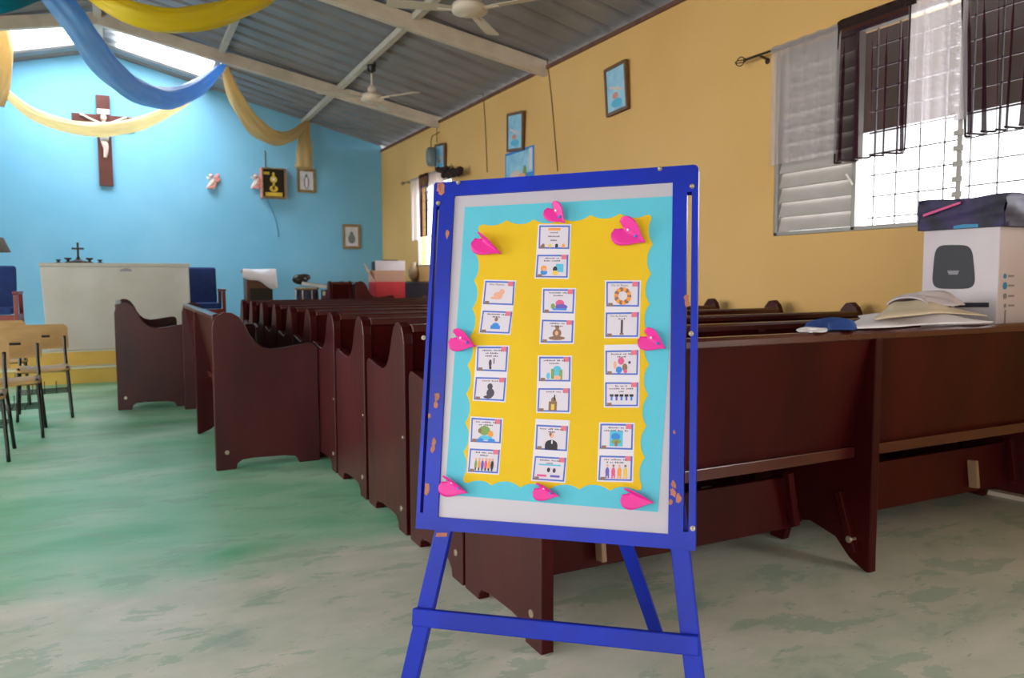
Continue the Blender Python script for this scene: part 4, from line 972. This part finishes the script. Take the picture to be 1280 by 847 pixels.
# far window curtains
XD = XR-.1; G2 = 'curtains over the far window'
rod('curtain_rod', 'dark curtain rod over the far window beside the board', 10.1, 12.05, 2.72, XD, (11.9, 10.2))
curtain('sheer_curtain', 'white curtain farthest along the small far window', G2, onx(513, 230, XD).y, onx(524, 225, XD).y, 2.72, onx(520, 300, XD).z, XD, 'sheer_white', 2, .02)
curtain('sheer_curtain', 'narrow dark brown curtain on the far window', G2, onx(524, 225, XD-.02).y, onx(535, 220, XD-.02).y, 2.73, onx(529, 295, XD-.02).z, XD-.02, 'sheer_brown', 2, .03, 'hem_brown')
curtain('sheer_curtain', 'white curtain on the far window touching the blue board frame', G2, onx(535, 225, XD).y, 10.35, 2.72, 1.8, XD, 'sheer_white', 3, .02)
mb = MB()
for k in range(26):
    a = k/25; c = onx(548+a*28, 214-random.uniform(-5, 4), XD-.05)
    mb.ball(tuple(c), random.uniform(.03, .055), 'valance_brown', (1, 1.2, random.uniform(.6, 1.1)), 8)
tag(mb.build('knotted_curtain'), 'dark brown knotted curtain bunched just above the top left corner of the board', 'curtain')

# ------------------------------------------------------------------ ceiling fans
def fan(label, x, y, zhub, ztop, angs, r, bl):
    t = thing('ceiling_fan', label, 'ceiling fan', (x, y, zhub), 0, 'white ceiling fans')
    MB().lathe([(0, -.045), (r*.55, -.045), (r*.92, -.025), (r, .01), (r*.9, .045), (r*.5, .06), (0, .06)], 'fan_white', 24).build('motor', t)
    MB().cyl((0, 0, .05), (0, 0, ztop-zhub-.06), .013, 'fan_white').lathe([(.014, ztop-zhub-.12), (.05, ztop-zhub-.06), (.05, ztop-zhub-.02)], 'black_metal', 14).build('rod', t)
    MB().lathe([(.014, .06), (.05, .07), (.055, .12), (.02, .16)], 'fan_white', 16).build('canopy', t)
    MB().tube([(-.04, 0, ztop-zhub-.1), (-.05, 0, ztop-zhub), (0, 0, ztop-zhub+.06), (.05, 0, ztop-zhub), (.04, 0, ztop-zhub-.1)], .01, 'black_metal', 6).build('hook', t)
    for a in angs:
        M = Matrix.Rotation(math.radians(a), 4, 'Z'); Mt = M @ Matrix.Rotation(math.radians(9), 4, 'X')
        b = MB().prism([(r*.7, -.03), (r+.1, -.055), (bl-.04, -.07), (bl, -.05), (bl, .05), (bl-.04, .07), (r+.1, .055), (r*.7, .03)], -.006, .0, 'fan_blade', lambda a_, b_, d: (a_, b_, d), M=Mt).build('blade', t)
        MB().bar((r*.4, 0, -.012), (r+.12, 0, -.012), .03, .008, 'fan_white', M=M).build('blade_iron', b)
xp1 = 2.86-(YF-9.6)*.16/16.7
q1 = ony(465, 123, 9.55); q2 = ony(587, 12, 6.4)
fan('white ceiling fan hanging above the middle of the pew rows, whole in view', q1.x, q1.y, q1.z, roofz(q1.x)-.05, (187, 58, -55), .15, .70)
fan('white ceiling fan cut by the top edge of the picture, nearest the door end', q2.x, q2.y, q2.z, roofz(q2.x)-.05, (168, 48, -52), .165, .72)

# ------------------------------------------------------------------ fabric swags
def atroof(x, y, side=1, dz=.1):
    r = ray(x, y); k = SL*side; t = (ZR+k*XM-dz-CAMLOC.z)/(r.z+k*r.x); return CAMLOC+r*t
def swag(label, m, pts, rad, flat=1.0, n=28, group='fabric swags hung from the roof'):
    P = smooth_path([p if isinstance(p, V) else atd(*p) for p in pts], 10); k = len(P)-1
    R = []
    for i in range(len(P)):
        t = i/k; j = t*(len(rad)-1); a = int(min(j, len(rad)-2)); R.append(rad[a]+(rad[a+1]-rad[a])*(j-a))
    c = sum(P, V())/len(P)
    o = MB().tube(P, R, m, 30, flat, fold=.10).build('fabric_swag', None, loc=P[0]); tag(o, label, 'fabric swag', group); return o
swag('broad shiny blue fabric swag dipping in front of the skylights', 'swag_blue', [atroof(30, -60, -1), (52, -22, 7.7), (90, 22, 7.7), (130, 78, 8.3), (170, 112, 9.0), (212, 123, 9.7), (250, 108, 10.4), (279, 82, 11.0)], [.08, .11, .125, .135, .13, .125, .10, .04], 1.0)
swag('bright yellow fabric swag crossing the top of the picture', 'swag_yellow', [atroof(40, -75, -1), (95, -30, 7.2), (145, 8, 7.1), (205, 26, 7.3), (268, 19, 7.6), (318, 0, 7.9), (350, -22, 8.0), atroof(400, -75)], [.05, .08, .1, .11, .1, .085, .06])
swag('long cream fabric swag passing in front of the crucifix', 'swag_cream', [(4, 113, 10.2), (40, 141, 10.2), (85, 158, 10.3), (130, 162, 10.5), (175, 154, 10.8), (218, 134, 11.0), (252, 108, 11.1), (279, 84, 11.15)], [.05, .07, .085, .09, .085, .065, .055, .04])
swag('tan fabric swag sagging between the blue one and the roof corner beam', 'swag_tan', [(281, 84, 11.2), (295, 122, 11.5), (320, 158, 11.9), (345, 172, 12.3), (366, 168, 12.7), (384, 152, 12.95)], [.05, .1, .13, .11, .08, .05])
swag('tan fabric tail hanging straight down above the pale picture', 'swag_tan', [(384, 150, 12.95), (381, 170, 12.9), (380, 190, 12.9), (380, 210, 12.9)], [.04, .09, .125, .13], .8)
swag('dull tan fabric hanging down at the left edge of the picture', 'swag_tan', [atroof(-14, -25, -1), (-3, 15, 9.9), (2, 40, 9.9), (5, 70, 10.0), (2, 100, 10.1), (-6, 130, 10.1)], [.09, .09, .1, .1, .1])
swag('teal fabric swag in the top left corner', 'swag_teal', [atroof(-160, -70, -1), (-80, 2, 6.8), (-40, 8, 6.7), (0, 0, 6.7), (40, -10, 6.9), (72, -26, 7.2), atroof(110, -75, -1)], [.05, .085, .095, .095, .085, .075, .05])

# ------------------------------------------------------------------ carton, black box and clothes on the nearest pews
cx0 = 3.60; cy1, cy0 = 2.57, 2.19
zc0 = .478; zc1 = onx(1247, 283, cx0).z
t = thing('speaker_carton', 'tall white carton printed with a black speaker, standing on the nearest pew', 'carton', (cx0+.25, (cy0+cy1)/2, zc0)); ox, oy, oz = t.location
MB().box((-.25, cy0-oy, 0), (.205, cy1-oy, zc1-oz), 'carton_white').build('box', t, bevel=.004)
def face(px, py): p = onx(px, py, cx0-.0015); return (p.y-oy, p.z-oz)
P = []
for k in range(40):
    an = 2*PI*k/40; c_, s_ = math.cos(an), math.sin(an); ex = .42
    xx = abs(c_)**ex*(1 if c_ > 0 else -1); yy = abs(s_)**ex*(1 if s_ > 0 else -1)
    P.append(face(1192+xx*(25.5+2.5*yy), 333.5+yy*27.5))
MB().prism(P, -.2515, -.2505, 'label_black', lambda a, b, d: (d, a, b)).build('printed_speaker', t)
mb = MB().prism([face(*p) for p in ((1150, 378), (1189, 378), (1189, 384), (1150, 384))], -.2515, -.2505, 'label_black', lambda a, b, d: (d, a, b)); mb.build('printed_band', t); mb = MB().prism([face(*p) for p in ((1193, 378), (1236, 378), (1236, 384), (1193, 384))], -.2515, -.2505, 'label_black', lambda a, b, d: (d, a, b)); mb.build('printed_band', t); mb = MB()
mb.prism([face(*p) for p in ((1184, 338), (1199, 338), (1197, 343), (1186, 343))], -.2520, -.2514, 'label_grey', lambda a, b, d: (d, a, b)); mb.build('printed_badge', t)
mb = MB()
for k, (zz, m, r) in enumerate(((345, 'label_blue', .012), (357, 'label_blue', .017), (370, 'label_grey', .014), (382, 'label_grey', .01))):
    p = ony(1256, zz, cy0); x = p.x-ox; z = p.z-oz; f = lambda a, b, d: (a, d, b); d = cy0-oy
    mb.prism([(x+r*math.cos(2*PI*i/14), z+r*math.sin(2*PI*i/14)) for i in range(14)], d-.0015, d-.0005, m, f); mb.prism([(x+.025, z-.004), (x+.07, z-.004), (x+.07, z+.005), (x+.025, z+.005)], d-.0015, d-.0005, 'label_grey', f)
p = ony(1256, 395, cy0); mb.prism([(p.x-ox-.005, p.z-oz-.05), (p.x-ox+.005, p.z-oz-.05), (p.x-ox+.005, p.z-oz+.03), (p.x-ox-.005, p.z-oz+.03)], d-.0015, d-.0005, 'label_grey', f)
mb.build('printed_icons', t)
zt_ = onx(1215, 240, cx0).z
t = thing('dark_carton', 'low dark box with crumpled top lying on the white speaker carton', 'carton', (cx0+.25, (cy0+cy1)/2, zc1+.001)); h = zt_-zc1-.01
mb = MB(); s = 1.0
def crum(u, v): return (-.27+.5*u, cy0-oy-.03+(cy1-cy0+.05)*v, h*(.93+.07*math.sin(u*9+v*3)*math.cos(v*5+1)))
mb.grid(crum, 10, 8, 'carton_dark'); 
mb.grid(lambda u, v: (-.27+.012*math.sin(v*9+u*5)*(v*(1-v)*4), cy0-oy-.03+(cy1-cy0+.05)*u, v*crum(0, u)[2]), 10, 6, 'carton_dark')
mb.grid(lambda u, v: (-.27+.5*u, cy0-oy-.03+.01*math.sin(v*7+u*8)*(v*(1-v)*4), v*crum(u, 0)[2]), 10, 6, 'carton_dark')
mb.grid(lambda u, v: (.23, cy0-oy-.03+(cy1-cy0+.05)*u, v*crum(1, u)[2]), 10, 2, 'carton_dark')
mb.grid(lambda u, v: (-.27+.5*u, cy1-oy+.02, v*crum(u, 1)[2]), 10, 2, 'carton_dark')
mb.box((-.265, cy0-oy-.025, 0), (.225, cy1-oy+.015, .006), 'carton_dark'); mb.build('box', t)
MB().prism([(-.1, 0), (.02, 0), (.02, .02), (-.1, .015)], -.2735, -.2715, 'label_blue', lambda a, b, d: (d, a, b)).build('blue_tape', t, label='blue strip along the lower edge')
MB().prism([(.17, h*.42), (-.02, h*.72), (-.02, h*.79), (.17, h*.5)], -.289, -.284, 'ink_pink', lambda a, b, d: (d, a, b)).build('printed_stripe', t, label='pink printed stroke')
o = MB().ball((0, 0, 0), .045, 'plaster', (1, .8, .9)).ball((.05, 0, .0), .035, 'plaster').build('cloth_bundle'); o.location = (4.02, 2.11, 1.44)
bpy.data.objects.remove(o)

# white cloth draped over the two nearest pew backs
def drape(name, label, cat, m, x0, x1, ya, yb, top, amp, seed, solid=.006, nu=40, nv=30, x0b=None, x1b=None):
    rnd = random.Random(seed); K = [(rnd.uniform(4, 14), rnd.uniform(3, 10), rnd.uniform(0, 6)) for _ in range(5)]
    def f(u, v):
        xa = x0+((x0 if x0b is None else x0b)-x0)*v; xb_ = x1+((x1 if x1b is None else x1b)-x1)*v; x = xa+(xb_-xa)*u+.02*math.sin(v*7+seed); y = ya+(yb-ya)*v+.02*math.sin(u*9+seed)
        e = min(u, 1-u, v, 1-v)*2; b = min(1, e*3)
        z = top(u, v, x, y)+amp*b*(.55+.45*sum(math.sin(a*u+c*v+p) for a, c, p in K)/2.5)
        return (x, y, max(z, top(u, v, x, y)))
    o = MB().grid(f, nu, nv, m).build(name, None, solid=solid); return tag(o, label, cat, 'clothes lying on the nearest pew backs')
def px_x(px, Y): return ony(px, 395, Y).x
drape('folded_cloth', 'white cloth spread over the tops of the two nearest pews, before the speaker carton', 'cloth', 'cloth_white', px_x(1066, 2.06), px_x(1238, 2.06), 2.06, 2.70, lambda u, v, x, y: .972, .035, 3, x0b=px_x(1075, 2.7), x1b=3.55)
drape('folded_cloth', 'cream towel heaped on the white cloth beside the speaker carton', 'cloth', 'cloth_cream', px_x(1095, 2.12), px_x(1225, 2.12), 2.12, 2.5, lambda u, v, x, y: .995+.02*math.sin(PI*u), .05, 8, x0b=px_x(1110, 2.5), x1b=3.55)
drape('folded_cloth', 'grey-white towel roll on top of the cream towel, touching the speaker carton', 'cloth', 'carton_white', px_x(1160, 2.2), px_x(1212, 2.2), 2.2, 2.42, lambda u, v, x, y: 1.04+.035*math.sin(PI*v), .02, 12)
drape('folded_cloth', 'crumpled dark blue cloth at the left end of the white cloth', 'cloth', 'cloth_blue', px_x(1020, 2.1), px_x(1070, 2.1), 2.05, 2.17, lambda u, v, x, y: .968+.02*math.sin(PI*u)*math.sin(PI*v), .028, 5)
drape('folded_cloth', 'small white cloth poking out left of the crumpled blue cloth', 'cloth', 'cloth_white', px_x(1004, 2.08), px_x(1028, 2.08), 2.045, 2.10, lambda u, v, x, y: .966, .012, 6)

# plank on the floor under the pews, right edge
q = onz(1262, 618, 0)
o = MB().bar(onz(1238, 613, .012), onz(1310, 628, .012), .09, .022, 'beam_paint').build('plank'); tag(o, 'short pale plank on the floor under the nearest pews at the right edge', 'plank')

# ------------------------------------------------------------------ daylight
w = bpy.data.worlds.new('sky'); SC.world = w; w.use_nodes = True; n = w.node_tree.nodes; bg = n['Background']
bg.inputs[0].default_value = (.93, .97, 1, 1); bg.inputs[1].default_value = 6.0
def area(name, loc, rot, sx, sy, power, col=(1, .98, .95)):
    L = bpy.data.lights.new(name, 'AREA'); L.shape = 'RECTANGLE'; L.size = sx; L.size_y = sy; L.energy = power; L.color = col
    o = bpy.data.objects.new(name, L); COL.objects.link(o); o.location = loc; o.rotation_euler = rot; return o
# area lamps at the openings; unseen door, left and rear windows added for fill
area('door_fill', ((-3.2-.6)/2, YB-.3, 1.35), (PI/2, 0, 0), 2.6, 2.7, 45, (1, .97, .92))
for h, pw_ in zip(LH, (45, 110, 120)): area('window_daylight_fill', (XL-.3, (h[0]+h[1])/2, 1.75), (0, -PI/2, 0), 1.7, h[1]-h[0], pw_, (1, .98, .95))
area('window_daylight_fill', (5.4, 2.7, 1.7), (0, PI/2, 0), 1.1, 2.6, 95, (.96, .97, 1))
area('window_daylight_fill', (XR+.45, -1.2, 1.7), (0, PI/2, 0), 1.6, 2.0, 60)
area('window_daylight_fill', (XR+.45, 11, 2.0), (0, PI/2, 0), 1.2, 1.4, 25)
a = math.atan(SL)
area('skylight', (XM+.75, 12.45, ZR+.1), (0, a, 0), 1.3, 1.15, 80, (.97, .99, 1))
area('skylight', (XM-.75, 12.45, ZR+.1), (0, -a, 0), 1.3, 1.15, 80, (.97, .99, 1))
SC.view_settings.view_transform = 'Standard'; SC.view_settings.look = 'None'; SC.view_settings.gamma = 1; SC.view_settings.exposure = 0
SC.view_settings.use_curve_mapping = False
SC.cycles.max_bounces = 8; SC.cycles.diffuse_bounces = 5; SC.cycles.transparent_max_bounces = 16
SC.cycles.use_denoising = True; SC.cycles.sample_clamp_indirect = 6
